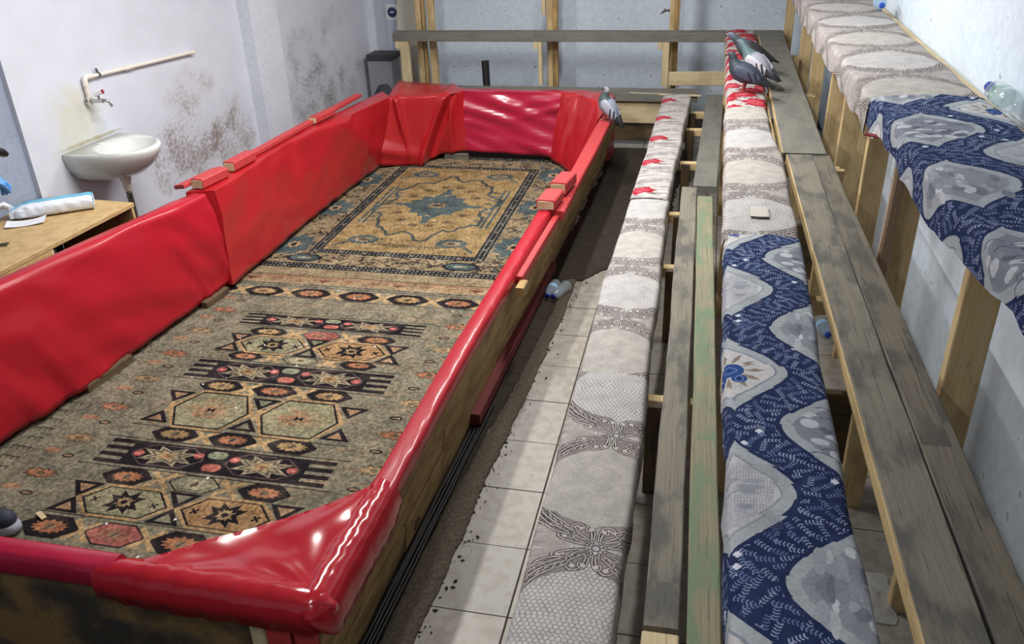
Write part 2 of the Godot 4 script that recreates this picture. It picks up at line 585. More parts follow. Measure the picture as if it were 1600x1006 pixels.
func step_star(cv: Cv, c: Vector2, a: float, b: float, col: Color, mid: Color) -> void:
	cv.poly(V2([[c.x - a, c.y - b * 0.55], [c.x - a * 0.45, c.y - b * 0.5], [c.x - a * 0.5, c.y - b], [c.x, c.y - b * 0.55], [c.x + a * 0.5, c.y - b], [c.x + a * 0.45, c.y - b * 0.5], [c.x + a, c.y - b * 0.55], [c.x + a * 0.6, c.y], [c.x + a, c.y + b * 0.55], [c.x + a * 0.45, c.y + b * 0.5], [c.x + a * 0.5, c.y + b], [c.x, c.y + b * 0.55], [c.x - a * 0.5, c.y + b], [c.x - a * 0.45, c.y + b * 0.5], [c.x - a, c.y + b * 0.55], [c.x - a * 0.6, c.y]]), col)
	cv.octo(c, a * 0.34, b * 0.40, 0.3, mid)

func make_near_rug() -> ImageTexture:
	# x from -1.10 to 1.10 about the middle; y is the distance from the camera line, 1.62 to 4.74
	var cv := Cv.new(2.2, 3.12, 400.0, -1.1, 1.62, c8(112, 107, 92))
	rng.seed = 5
	var ink := c8(32, 29, 32)
	var tan := c8(150, 124, 90)
	# bare middle strip and streaks of faded dye along the weft
	for k in 900:
		var y := rng.randf_range(1.62, 4.74)
		var x := rng.randf_range(-1.1, 0.9)
		var mid := 1.0 if absf(x) < 0.6 else 0.25
		cv.rect(x, y, rng.randf_range(0.08, 0.4), rng.randf_range(0.004, 0.016), c8(106, 107, 95).lerp(c8(130, 110, 86), rng.randf() * mid))
	# black bars with comb ends
	for band in [[4.03, 0.068], [3.45, 0.088], [2.70, 0.088]]:
		var y: float = band[0]
		var b: float = band[1]
		cv.rect(-0.62, y - b - 0.020, 1.24, 0.006, ink)
		cv.rect(-0.62, y + b + 0.016, 1.24, 0.006, ink)
		cv.rect(-0.44, y - b, 0.88, b * 2, ink)
		for k in 4:
			var yy: float = y - b + k * b * 2.0 / 3.55
			cv.rect(-0.565, yy, 1.13, b * 0.32, ink)
		for sx in [-1.0, 1.0]:
			var c := Vector2(sx * 0.235, y)
			cv.octo(c, 0.180, b * 0.88, 0.15, c8(78, 66, 66))
			cv.octo(c, 0.168, b * 0.80, 0.15, ink)
			step_star(cv, c, 0.140, b * 0.80, c8(136, 126, 104), c8(104, 92, 78))
			step_star(cv, c, 0.105, b * 0.60, c8(58, 50, 50), c8(104, 92, 78))
			step_star(cv, c, 0.088, b * 0.50, c8(140, 128, 104), c8(104, 92, 78))
			step_star(cv, c, 0.042, b * 0.30, c8(142, 112, 76), c8(112, 82, 66))
			for q in [[0.38, 0.0], [0.09, 0.3]]:
				cv.octo(Vector2(sx * q[0], y + b * q[1]), 0.024, b * 0.24, 0.4, c8(160, 84, 80))
				cv.line(Vector2(sx * q[0] - 0.012, y + b * q[1]), Vector2(sx * q[0] + 0.012, y + b * q[1]), 0.006, c8(200, 150, 140))
		cv.octo(Vector2(-0.005, y + b * 0.50), 0.048, b * 0.30, 0.4, c8(120, 124, 104))
		cv.octo(Vector2(0.01, y - b * 0.50), 0.046, b * 0.30, 0.4, c8(158, 92, 80))
	# rows of lozenges
	lozenge_row(cv, 4.40, [-0.94, -0.62, -0.30, 0.02, 0.34, 0.66, 0.98], 0.115, 0.060, [1, 0, 1])
	for yy in [4.325, 4.485, 4.515]:
		cv.rect(-1.1, yy, 2.2, 0.007, ink)
	lozenge_row(cv, 3.885, [-0.33, 0.0, 0.33], 0.10, 0.042, [0, 3, 1])
	lozenge_row(cv, 3.605, [-0.33, 0.0, 0.33], 0.09, 0.040, [1, 2, 1])
	lozenge_row(cv, 3.295, [-0.30, 0.0, 0.30], 0.105, 0.050, [0, 1, 0])
	lozenge_row(cv, 2.865, [-0.30, 0.0, 0.30], 0.105, 0.050, [0, 1, 0])
	lozenge_row(cv, 2.535, [-0.33, 0.0, 0.33], 0.105, 0.050, [1, 2, 1])
	lozenge_row(cv, 2.185, [-0.45, -0.15, 0.15, 0.45], 0.115, 0.058, [1, 3, 1, 2])
	# great hexagons
	for hx in [[3.08, 0.205, 0.150, 0], [3.745, 0.20, 0.085, 1], [2.375, 0.205, 0.088, 1]]:
		var y: float = hx[0]
		var a: float = hx[1]
		var b: float = hx[2]
		cv.rect(-0.56, y - b - 0.022, 1.12, 0.006, ink)
		for sx in [-1.0, 1.0]:
			var c := Vector2(sx * 0.235, y)
			cv.line(Vector2(c.x - a - 0.02, y - b), Vector2(c.x - a - 0.02, y + b), 0.02, tan)
			cv.poly(PackedVector2Array([c + Vector2(-a - 0.03, 0), c + Vector2(-a * 0.6, -b - 0.018), c + Vector2(a * 0.6, -b - 0.018), c + Vector2(a + 0.03, 0), c + Vector2(a * 0.6, b + 0.018), c + Vector2(-a * 0.6, b + 0.018)]), tan)
			cv.poly(PackedVector2Array([c + Vector2(-a, 0), c + Vector2(-a * 0.6, -b), c + Vector2(a * 0.6, -b), c + Vector2(a, 0), c + Vector2(a * 0.6, b), c + Vector2(-a * 0.6, b)]), ink)
			var inn := 0.94
			var fill := c8(126, 122, 98) if (sx < 0 or hx[3] == 0) else c8(142, 112, 80)
			cv.poly(PackedVector2Array([c + Vector2(-a * inn, 0), c + Vector2(-a * 0.57, -b * inn), c + Vector2(a * 0.57, -b * inn), c + Vector2(a * inn, 0), c + Vector2(a * 0.57, b * inn), c + Vector2(-a * 0.57, b * inn)]), fill)
			if hx[3] == 0:
				for k in 170:
					var q := c + Vector2(rng.randfn(0, 0.055), rng.randfn(0, 0.038))
					cv.rect(q.x - 0.02, q.y, rng.randf_range(0.01, 0.05), 0.006, c8(148, 104, 76).lerp(c8(140, 122, 96), rng.randf() * 0.7))
				cv.poly(PackedVector2Array([c + Vector2(-0.02, -0.022), c + Vector2(0.02, 0.022), c + Vector2(0.02, -0.022), c + Vector2(-0.02, 0.022)]), ink)
			else:
				step_star(cv, c, 0.085, b * 0.82, ink, c8(150, 120, 88))
				step_star(cv, c, 0.042, b * 0.40, c8(138, 118, 88), ink)
				for s2 in [-1.0, 1.0]:
					cv.line(c + Vector2(s2 * 0.125, -0.014), c + Vector2(s2 * 0.155, 0.014), 0.010, ink)
					cv.line(c + Vector2(s2 * 0.125, 0.014), c + Vector2(s2 * 0.155, -0.014), 0.010, ink)
		for q in [[0.0, -1.0], [0.0, 1.0], [-0.47, -1.0], [-0.47, 1.0], [0.47, -1.0], [0.47, 1.0]]:
			var c := Vector2(q[0], y + q[1] * b * 0.62)
			cv.poly(PackedVector2Array([c + Vector2(-0.078, q[1] * 0.045), c + Vector2(0.078, q[1] * 0.045), c + Vector2(0.0, -q[1] * 0.055)]), ink)
			cv.poly(PackedVector2Array([c + Vector2(-0.040, q[1] * 0.030), c + Vector2(0.040, q[1] * 0.030), c + Vector2(0.0, -q[1] * 0.022)]), c8(140, 112, 88) if q[0] != 0.0 else c8(112, 110, 92))
	# beetles down the sides
	for sx in [-1.0, 1.0]:
		var y := 1.95
		var k := 0
		while y < 4.3:
			var c := Vector2(sx * (0.74 if k % 2 == 0 else 0.70), y)
			if k % 2 == 0:
				cv.star(c, 0.10, 0.040, 11, 0.62, ink)
				cv.star(c, 0.092, 0.034, 11, 0.60, c8(144, 98, 74) if k % 4 == 0 else c8(140, 118, 88))
				cv.octo(c, 0.020, 0.012, 0.4, c8(96, 84, 66))
			else:
				cv.ell(c, 0.032, 0.015, ink)
				cv.ell(c, 0.022, 0.008, c8(126, 104, 78))
				cv.ell(c + Vector2(sx * 0.10, 0.03), 0.05, 0.018, c8(140, 106, 84))
			y += 0.135
			k += 1
		y = 1.75
		while y < 4.6:
			cv.rect(sx * 0.965 - 0.05, y, 0.10, 0.006, ink)
			for j in 4:
				cv.rect(sx * 0.965 - 0.05 + j * 0.03, y - 0.02, 0.006, 0.022, ink)
			y += 0.075
	# end border
	cv.rect(-1.1, 1.62, 2.2, 0.28, c8(104, 92, 76))
	cv.rect(-1.1, 1.90, 2.2, 0.006, ink)
	cv.rect(-0.95, 2.06, 1.9, 0.010, ink)
	for k in 16:
		var x := -1.05 + k * 0.14
		cv.poly(V2([[x, 2.04], [x + 0.10, 2.04], [x + 0.12, 1.98], [x + 0.06, 1.94], [x - 0.02, 1.98]]), ink)
		cv.octo(Vector2(x + 0.05, 1.99), 0.026, 0.02, 0.4, c8(120, 96, 80))
		cv.octo(Vector2(x + 0.03, 1.80), 0.05, 0.045, 0.3, ink)
	# far end: stripes and fringe
	cv.rect(-1.1, 4.53, 2.2, 0.12, c8(138, 118, 92))
	for k in 12:
		cv.poly(V2([[-0.85 + k * 0.17, 4.60], [-0.80 + k * 0.17, 4.555], [-0.75 + k * 0.17, 4.60]]), c8(96, 62, 52) if k % 3 == 0 else c8(128, 100, 78))
	cv.rect(-1.1, 4.62, 2.2, 0.008, c8(130, 70, 62))
	cv.rect(-1.1, 4.65, 2.2, 0.09, c8(170, 154, 134))
	cv.rect(-1.1, 4.685, 2.2, 0.006, c8(104, 72, 62))
	cv.wear(31, 0.40, 0.16, c8(116, 104, 86), 0.20)
	return cv.tex()

func guard(cv: Cv, a: Vector2, b: Vector2, wd: float, ink: Color, pale: Color) -> void:
	cv.line(a, b, wd, ink)
	var n := int((b - a).length() / 0.055)
	var d := (b - a) / n
	var nn := Vector2(-d.y, d.x).normalized()
	for i in n:
		var c := a + d * (i + 0.5)
		for s in [-0.22, 0.22]:
			for t in [-0.22, 0.22]:
				cv.ell(c + nn * wd * s + d * t * 1.2, 0.007, 0.007, pale)
		if i % 3 == 0:
			cv.ell(c, 0.012, 0.012, c8(120, 112, 96))

func make_far_rug() -> ImageTexture:
	# x -0.90..0.90 about the middle, y 4.66..7.36
	var cv := Cv.new(1.8, 2.7, 420.0, -0.9, 4.66, c8(128, 114, 90))
	rng.seed = 9
	var ink := c8(34, 36, 41)
	var slate := c8(70, 82, 84)
	var gold := c8(140, 118, 82)
	var pale := c8(138, 134, 118)
	# border field of vines
	for k in 340:
		var sd := k % 4
		var c: Vector2
		if sd == 0:
			c = Vector2(rng.randf_range(-0.85, 0.85), rng.randf_range(4.86, 5.0))
		elif sd == 1:
			c = Vector2(rng.randf_range(-0.85, 0.85), rng.randf_range(7.06, 7.30))
		else:
			c = Vector2((-1.0 if sd == 2 else 1.0) * rng.randf_range(0.66, 0.88), rng.randf_range(4.9, 7.25))
		var e := c + Vector2(rng.randf_range(-0.09, 0.09), rng.randf_range(-0.06, 0.06))
		cv.path(bez(c, c + Vector2(rng.randf_range(-0.06, 0.06), 0.04), e, 5), 0.010, c8(58, 50, 46))
		cv.ell(e, 0.016, 0.012, c8(56, 48, 46) if k % 2 == 0 else slate)
	for q in [[-0.80, 5.15], [-0.80, 5.9], [-0.80, 6.6], [0.78, 5.3], [0.78, 6.1], [0.78, 6.9], [-0.62, 4.93], [0.50, 4.93]]:
		var c := Vector2(q[0], q[1])
		if q[1] < 5.0:
			cv.octo(c, 0.13, 0.062, 0.2, ink)
			cv.octo(c, 0.105, 0.046, 0.2, slate)
			cv.octo(c, 0.05, 0.016, 0.4, pale)
		else:
			cv.star(c, 0.16, 0.20, 9, 0.74, slate)
			cv.star(c, 0.06, 0.07, 7, 0.6, c8(160, 134, 100))
			cv.ell(c, 0.02, 0.03, ink)
	# outer guards
	guard(cv, Vector2(-0.9, 4.80), Vector2(0.9, 4.80), 0.075, ink, pale)
	guard(cv, Vector2(-0.9, 7.30), Vector2(0.9, 7.30), 0.075, ink, pale)
	# inner guard frame
	guard(cv, Vector2(-0.60, 5.06), Vector2(0.60, 5.06), 0.07, ink, pale)
	guard(cv, Vector2(-0.60, 7.02), Vector2(0.60, 7.02), 0.07, ink, pale)
	guard(cv, Vector2(-0.595, 5.03), Vector2(-0.595, 7.05), 0.075, ink, pale)
	guard(cv, Vector2(0.595, 5.03), Vector2(0.595, 7.05), 0.075, ink, pale)
	cv.rect(-0.55, 5.10, 1.10, 1.885, gold)
	for k in 200:
		cv.rect(rng.randf_range(-0.55, 0.40), rng.randf_range(5.10, 6.97), rng.randf_range(0.04, 0.15), 0.008, c8(148, 124, 86).lerp(c8(128, 104, 70), rng.randf()))
	# lobed outlines about the medallion
	for rr in [1.0]:
		var p := PackedVector2Array()
		for i in 72:
			var t := TAU * i / 72.0
			var k := 1.0 + 0.07 * sin(t * 8.0) + 0.05 * signf(sin(t * 12.0))
			p.append(Vector2(0.0, 6.05) + Vector2(cos(t) * 0.44 * k, sin(t) * 0.66 * k))
		cv.path(p, 0.026, c8(66, 70, 68), true)
	for sx in [-1.0, 1.0]:
		cv.line(Vector2(sx * 0.50, 5.62), Vector2(sx * 0.50, 6.45), 0.020, slate)
		cv.line(Vector2(sx * 0.46, 5.62), Vector2(sx * 0.46, 6.45), 0.018, slate)
		for k in 9:
			cv.line(Vector2(sx * 0.45, 5.66 + k * 0.09), Vector2(sx * 0.36, 5.69 + k * 0.09), 0.020, slate)
		for sy in [5.30, 6.80]:
			cv.star(Vector2(sx * 0.33, sy), 0.125, 0.085, 14, 0.86, slate)
			cv.star(Vector2(sx * 0.33, sy), 0.085, 0.055, 11, 0.7, c8(132, 122, 100))
			cv.star(Vector2(sx * 0.33, sy), 0.04, 0.025, 7, 0.7, c8(86, 70, 60))
			cv.line(Vector2(sx * 0.43, sy - 0.05), Vector2(sx * 0.52, sy - 0.14), 0.022, slate)
	for k in 14:
		var a := TAU * k / 14.0
		var c := Vector2(cos(a) * 0.29, 6.05 + sin(a) * 0.44)
		cv.star(c, 0.058, 0.042, 7, 0.5, c8(100, 78, 56))
		cv.ell(c, 0.012, 0.010, slate)
	for k in 20:
		var x := -0.25 + k * 0.026
		cv.path(bez(Vector2(x, 5.20), Vector2(x + 0.03, 5.26 + 0.02 * (k % 3)), Vector2(x + 0.05, 5.21), 5), 0.009, c8(84, 74, 60))
	for k in 60:
		var c := Vector2(rng.randf_range(-0.52, 0.52), rng.randf_range(5.12, 5.34) if k % 2 == 0 else rng.randf_range(6.74, 6.95))
		var e := c + Vector2(rng.randf_range(-0.07, 0.07), rng.randf_range(-0.04, 0.04))
		cv.path(bez(c, c + Vector2(0.03, 0.04), e, 5), 0.008, c8(92, 80, 62))
		cv.ell(e, 0.010, 0.008, c8(78, 72, 62))
	# medallion
	cv.star(Vector2(0, 6.05), 0.25, 0.27, 12, 0.80, slate)
	for q in [[0.0, -1.0], [0.0, 1.0], [-1.0, 0.0], [1.0, 0.0]]:
		var c := Vector2(q[0] * 0.26, 6.05 + q[1] * 0.30)
		cv.poly(PackedVector2Array([c + Vector2(q[1] * 0.05 - q[0] * 0.06, q[0] * 0.05 - q[1] * 0.06), c + Vector2(q[0], q[1]) * 0.11, c + Vector2(-q[1] * 0.05 - q[0] * 0.06, -q[0] * 0.05 - q[1] * 0.06)]), slate)
		cv.star(c + Vector2(q[0], q[1]) * 0.06, 0.04, 0.04, 6, 0.6, slate)
	cv.star(Vector2(0, 6.05), 0.09, 0.07, 9, 0.65, c8(142, 118, 84))
	cv.star(Vector2(0, 6.05), 0.05, 0.04, 7, 0.6, c8(70, 76, 78))
	cv.wear(41, 0.40, 0.22, c8(96, 88, 74), 0.20)
	return cv.tex()

func make_left_wall() -> ImageTexture:
	# 9.2 m along, 3.0 m high: white distemper with dirt, drips and specks where the photograph has them
	var w := 1472
	var h := 480
	var nz := FastNoiseLite.new()
	nz.seed = 3
	nz.frequency = 0.02
	nz.fractal_octaves = 5
	var a := nz.get_image(w, h, false, false, false).get_data()
	nz.seed = 8
	nz.frequency = 0.16
	nz.fractal_octaves = 5
	nz.fractal_gain = 0.75
	var b := nz.get_image(w, h, false, false, false).get_data()
	# z, y, rz, ry, strength, colour
	var st := [
		[4.48, 1.02, 0.24, 0.26, 0.75, Color(0.74, 0.71, 0.55), 0.25],
		[4.55, 0.912, 0.25, 0.016, 1.0, Color(0.50, 0.43, 0.22), 0.3],
		[5.45, 0.62, 0.62, 0.26, 1.0, Color(0.42, 0.36, 0.33), 0.9],
		[5.60, 0.98, 0.30, 0.16, 0.6, Color(0.50, 0.46, 0.42), 0.9],
		[6.05, 0.55, 0.30, 0.30, 0.8, Color(0.44, 0.40, 0.36), 0.9],
		[7.45, 0.55, 0.55, 0.34, 0.9, Color(0.44, 0.44, 0.42), 0.9],
		[7.35, 0.95, 0.40, 0.25, 0.55, Color(0.46, 0.47, 0.47), 0.9],
		[8.1, 0.45, 0.5, 0.3, 0.7, Color(0.47, 0.47, 0.45), 0.9],
		[7.9, 1.15, 0.35, 0.12, 0.5, Color(0.42, 0.43, 0.44), 0.95]]
	var d := PackedByteArray()
	d.resize(w * h * 3)
	for y in h:
		var py := 3.0 - (y + 0.5) / h * 3.0
		for x in w:
			var i := y * w + x
			var pz := (x + 0.5) / w * 9.2
			var na := (a[i] - 128) / 128.0
			var nb := (b[i] - 128) / 128.0
			var c := Color(0.815, 0.835, 0.88) * (1.0 + na * 0.03)
			if py < 1.5:
				for s in st:
					var dz: float = (pz - s[0]) / s[2]
					var dy: float = (py - s[1]) / s[3]
					var q := dz * dz + dy * dy
					if q < 2.5:
						var k: float = clampf(1.15 - q + na * 0.9, 0.0, 1.0) * s[4]
						k *= lerpf(1.0, clampf(nb * 1.5 + 0.38 + na * 0.9, 0.0, 1.0), s[6])
						c = c.lerp(s[5], k * 0.60)
			if nb > 0.74 and na > 0.0:
				c = c.lerp(Color(0.36, 0.35, 0.36), 0.55)
			d[i * 3] = clampi(int(c.r * 255.0), 0, 255)
			d[i * 3 + 1] = clampi(int(c.g * 255.0), 0, 255)
			d[i * 3 + 2] = clampi(int(c.b * 255.0), 0, 255)
	var img := Image.create_from_data(w, h, false, Image.FORMAT_RGB8, d)
	img.generate_mipmaps()
	return ImageTexture.create_from_image(img)

# ---------------------------------------------------------------- places
func wl(z: float) -> float:
	return -4.088 - 0.067 * z

func lerp_at(tab: Array, z: float) -> float:
	# tab of [z, value], z falling
	if z >= tab[0][0]:
		return tab[0][1]
	for i in tab.size() - 1:
		if z >= tab[i + 1][0]:
			var t: float = (tab[i][0] - z) / (tab[i][0] - tab[i + 1][0])
			return lerpf(tab[i][1], tab[i + 1][1], t)
	return tab[tab.size() - 1][1]

func slab(p0: Vector3, p1: Vector3, y0: float, y1: float, back: Vector3, us: float, vs: float, u_z := false) -> ArrayMesh:
	# upright wall: inner face from p0 to p1, body towards `back`
	var st := mb()
	var a := Vector3(p0.x, y0, p0.z)
	var b := Vector3(p1.x, y0, p1.z)
	var c := Vector3(p1.x, y1, p1.z)
	var d := Vector3(p0.x, y1, p0.z)
	var ln := (b - a).length()
	var ua := -p0.z / us if u_z else 0.0
	var ub := -p1.z / us if u_z else ln / us
	var va := 1.0 - y0 / vs
	var vb := 1.0 - y1 / vs
	quad(st, a, b, c, d, Vector2(ua, va), Vector2(ub, va), Vector2(ub, vb), Vector2(ua, vb), -1)
	var e := [a + back, b + back, c + back, d + back]
	var o := Vector2(0.02, 0.02)
	for q in [[e[1], e[0], e[3], e[2]], [a, d, e[3], e[0]], [b, e[1], e[2], c], [d, c, e[2], e[3]], [a, e[0], e[1], b]]:
		quad(st, q[0], q[1], q[2], q[3], o, o + Vector2(0.3 / us, 0), o + Vector2(0.3 / us, 0.5 / vs), o + Vector2(0, 0.5 / vs), -1)
	return fin(st)

func make_materials() -> void:
	M.tan = wood(101, c8(202, 178, 132), c8(164, 136, 92), c8(216, 198, 158), c8(150, 126, 90), 0.5, 0.45, 0.3)
	M.cream = wood(102, c8(206, 190, 152), c8(168, 142, 100), c8(222, 208, 174), c8(150, 134, 104), 0.5, 0.3, 0.2)
	M.plank = wood(103, c8(124, 120, 109), c8(86, 83, 76), c8(146, 140, 124), c8(86, 86, 82), 0.6, 0.85, 0.5)
	M.plank2 = wood(104, c8(110, 105, 94), c8(74, 72, 67), c8(132, 125, 108), c8(80, 79, 75), 0.6, 0.9, 0.5)
	M.green = wood(105, c8(136, 132, 110), c8(96, 104, 84), c8(156, 152, 126), c8(110, 132, 104), 0.7, 0.9, 0.4)
	M.slate = wood(106, c8(118, 117, 109), c8(90, 90, 86), c8(138, 136, 126), c8(98, 99, 95), 0.4, 0.5, 0.2)
	M.old = wood(107, c8(176, 146, 96), c8(108, 82, 48), c8(198, 170, 120), c8(126, 102, 66), 0.7, 0.55, 0.8)
	M.dark = wood(108, c8(92, 74, 50), c8(52, 42, 32), c8(118, 98, 70), c8(62, 54, 44), 0.6, 0.7, 0.6)
	M.ply = mottled(109, c8(132, 106, 66), c8(58, 54, 48), c8(90, 66, 40), 1.3, 0.010, 0.22, 1.0, 0.8)
	M.chip = mottled(110, c8(196, 166, 118), c8(172, 140, 94), c8(110, 84, 56), 0.8, 0.02, 0.20, 0.6, 0.55)
	M.wall = mottled(111, c8(218, 232, 246), c8(209, 223, 237), c8(128, 130, 134), 2.4, 0.008, 0.10, 0.6, 0.75)
	M.grey = mottled(112, c8(150, 161, 182), c8(138, 148, 168), c8(110, 116, 130), 1.4, 0.01, 0.12, 0.6, 0.75)
	M.pilaster = mottled(113, c8(212, 218, 229), c8(204, 210, 221), c8(150, 150, 154), 2.0, 0.01, 0.08, 0.6, 0.7)
	M.ceil = mat(c8(226, 228, 230), 0.9)
	M.tile = []
	for k in 4:
		M.tile.append(mottled(120 + k, c8(156, 151, 142).lerp(c8(148, 145, 138), k / 3.0), c8(128, 122, 111), c8(98, 86, 70), 0.6, 0.02, 0.13, 0.6, 0.4))
	M.grout = mottled(130, c8(62, 54, 46), c8(48, 42, 36), c8(86, 76, 64), 0.8, 0.03, 0.2, 0.8, 0.95)
	M.dirt = mottled(131, c8(54, 45, 36), c8(38, 32, 26), c8(84, 72, 58), 0.5, 0.03, 0.2, 0.8, 0.95)
	M.felt = mottled(132, c8(92, 83, 71), c8(64, 56, 47), c8(122, 111, 94), 0.4, 0.05, 0.2, 0.7, 1.0)
	M.red = mottled(133, c8(176, 30, 38), c8(168, 28, 37), c8(170, 40, 40), 1.2, 0.01, 0.10, 0.6, 0.34)
	M.redmatt = mottled(134, c8(188, 62, 64), c8(176, 54, 58), c8(150, 60, 56), 0.7, 0.03, 0.16, 0.6, 0.5)
	M.crimson = mottled(135, c8(174, 16, 38), c8(166, 15, 37), c8(160, 24, 44), 1.2, 0.01, 0.08, 0.6, 0.42)
	M.pink = mottled(136, c8(174, 28, 62), c8(166, 26, 58), c8(170, 26, 60), 1.2, 0.01, 0.08, 0.6, 0.28)
	M.gloss = mottled(137, c8(176, 28, 42), c8(168, 26, 40), c8(170, 30, 42), 1.0, 0.02, 0.08, 0.6, 0.20)
	M.crimson.clearcoat = 0.08
	M.crimson.metallic_specular = 0.4
	M.gloss.roughness = 0.16
	M.maroon = mat(c8(110, 42, 42), 0.7)
	for k in ["red", "crimson", "pink", "gloss"]:
		M[k].clearcoat_enabled = true
		M[k].clearcoat = 0.35
		M[k].clearcoat_roughness = 0.14
	M.black = mat(c8(22, 22, 24), 0.6)
	M.navy = mat(c8(40, 46, 62), 0.7)
	M.china = mat(c8(208, 212, 209), 0.14)
	M.chrome = mat(c8(188, 190, 190), 0.22)
	M.chrome.metallic = 0.9
	M.pvc = mat(c8(224, 218, 208), 0.35)
	M.steel = mat(c8(120, 120, 116), 0.4)
	M.steel.metallic = 0.8
	M.clear = mat(Color(0.80, 0.88, 0.93, 0.24), 0.05)
	M.clear.transparency = BaseMaterial3D.TRANSPARENCY_ALPHA
	M.greenish = mat(Color(0.62, 0.84, 0.70, 0.30), 0.05)
	M.greenish.transparency = BaseMaterial3D.TRANSPARENCY_ALPHA
	M.film = mat(Color(0.85, 0.86, 0.86, 0.35), 0.25)
	M.film.transparency = BaseMaterial3D.TRANSPARENCY_ALPHA
	M.cap = mat(c8(40, 84, 190), 0.4)
	M.capdark = mat(c8(30, 50, 150), 0.4)
	M.label = mat(c8(150, 190, 226), 0.5)
	M.white = mat(c8(228, 230, 236), 0.5)
	M.paper = mat(c8(226, 226, 232), 0.8)
	M.glove = mat(c8(92, 158, 226), 0.45)
	M.bark = mottled(140, c8(166, 142, 116), c8(128, 104, 82), c8(200, 176, 148), 0.25, 0.06, 0.25, 0.8, 0.95)

func tile_floor() -> void:
	var fl := structure("floor", box_mesh(Vector3(-4.5, -0.2, -9.3), Vector3(1.4, -0.006, 1.8), 0.002), M.grout)
	fl.set_meta("label", "dirty floor of pale square tiles with dark joints")
	rng.seed = 3
	var variants := []
	for k in 4:
		variants.append(board_mesh(Vector3(0, -0.006, -0.1695), Vector3(0, -0.006, 0.1695), 0.339, 0.012, Vector3.UP, 0.0, 0.002))
	for i in range(-1, 5):
		for j in range(-4, 20):
			var x0 := -0.555 + 0.344 * i
			var z0 := -2.074 - 0.344 * j
			var wd := minf(0.344, 1.112 - x0)
			if wd < 0.1:
				continue
			var k := rng.randi() % 4
			var t := put("tile", variants[k], M.tile[rng.randi() % 4], fl)
			t.position = Vector3(x0 + wd * 0.5, rng.randf_range(-0.0008, 0.0008), z0 + 0.172)
			t.rotation.z = rng.randf_range(-0.002, 0.002)
			if wd < 0.34:
				t.scale.x = wd / 0.344

func room() -> void:
	var w := structure("wall_left", slab(Vector3(wl(-4.07), 0, -4.07), Vector3(wl(-9.1), 0, -9.1), -0.05, 3.0, Vector3(-0.25, 0, 0), 9.2, 3.0, true), tmat(make_left_wall(), 0.7))
	w.set_meta("label", "stained white plaster wall behind the wash basin")
	w = structure("wall_left_grey", slab(Vector3(wl(1.6) - 0.03, 0, 1.6), Vector3(wl(-4.07) - 0.03, 0, -4.07), -0.05, 3.0, Vector3(-0.22, 0, 0), 1.4, 1.4), M.grey)
	w.set_meta("label", "blue-grey painted stretch of wall beside the desk")
	structure("wall_back", slab(Vector3(-3.8, 0, -9.05), Vector3(1.4, 0, -9.05), -0.05, 3.0, Vector3(0, 0, -0.2), 1.6, 1.6), M.wall)
	structure("wall_right", slab(Vector3(1.115, 0, -9.1), Vector3(1.115, 0, 1.7), -0.05, 3.0, Vector3(0.2, 0, 0), 1.6, 1.6), M.wall)
	structure("wall_front", slab(Vector3(1.4, 0, 1.6), Vector3(-4.4, 0, 1.6), -0.05, 3.0, Vector3(0, 0, 0.2), 1.6, 1.6), M.wall)
	structure("ceiling", box_mesh(Vector3(-4.6, 3.0, -9.4), Vector3(1.5, 3.15, 1.9)), M.ceil)
	var pil := [[-6.40, -6.80, 0.105], [-8.68, -9.04, 0.09]]
	for k in 2:
		var q = pil[k]
		var d := Vector3(0.067, 0, -1).normalized()
		var a := Vector3(wl(q[0]), 1.5, q[0])
		var st := board_mesh(Vector3(wl(q[0]) + q[2] * 0.5 - 0.02, 1.485, q[0]), Vector3(wl(q[1]) + q[2] * 0.5 - 0.02, 1.485, q[1]), q[2] + 0.04, 3.02, Vector3.UP, 0.0, 0.006)
		structure("trim_%d" % (k + 1), st, M.pilaster)

func lamps() -> void:
	var spots := [[Vector3(-2.0, 2.99, -4.0), 12.0, "ceiling batten lamp with a long white tube over the pen"], [Vector3(-0.45, 2.99, -4.65), 8.0, "ceiling batten lamp with a long white tube over the tiled aisle"], [Vector3(-1.2, 2.99, -6.2), 8.0, "added unseen fill lamp with a long white tube, brightening the back wall"], [Vector3(-1.1, 2.99, -0.7), 3.0, "added unseen fill lamp with a long white tube, evening out the light near the camera"]]  # last two are unseen fill lamps, added to brighten back wall and near end
	for s in spots:
		var t := thing("batten_or_fill_lamp", s[2], "lamp", s[0], 0.0, "ceiling batten lamps")
		put("housing", box_mesh(Vector3(-0.07, -0.04, -0.64), Vector3(0.07, 0.0, 0.64)), M.white, t)
		var g := mat(c8(250, 252, 255), 0.5)
		g.emission_enabled = true
		g.emission = Color(1.0, 0.988, 0.97)
		g.emission_energy_multiplier = 5.0
		var st := mb()
		tube(st, PackedVector3Array([Vector3(0, -0.065, -0.6), Vector3(0, -0.065, 0.6)]), 0.024, 12)
		put("glass_tube", fin(st), g, t)
		var l := AreaLight3D.new()
		l.name = "tube_light"
		l.area_size = Vector2(0.10, 1.2)
		l.light_energy = s[1]
		l.light_color = Color(1.0, 0.988, 0.97)
		l.area_range = 14.0
		l.area_attenuation = 2.0
		l.shadow_enabled = true
		l.position = Vector3(0, -0.095, 0)
		l.rotation.x = -PI / 2
		t.add_child(l)

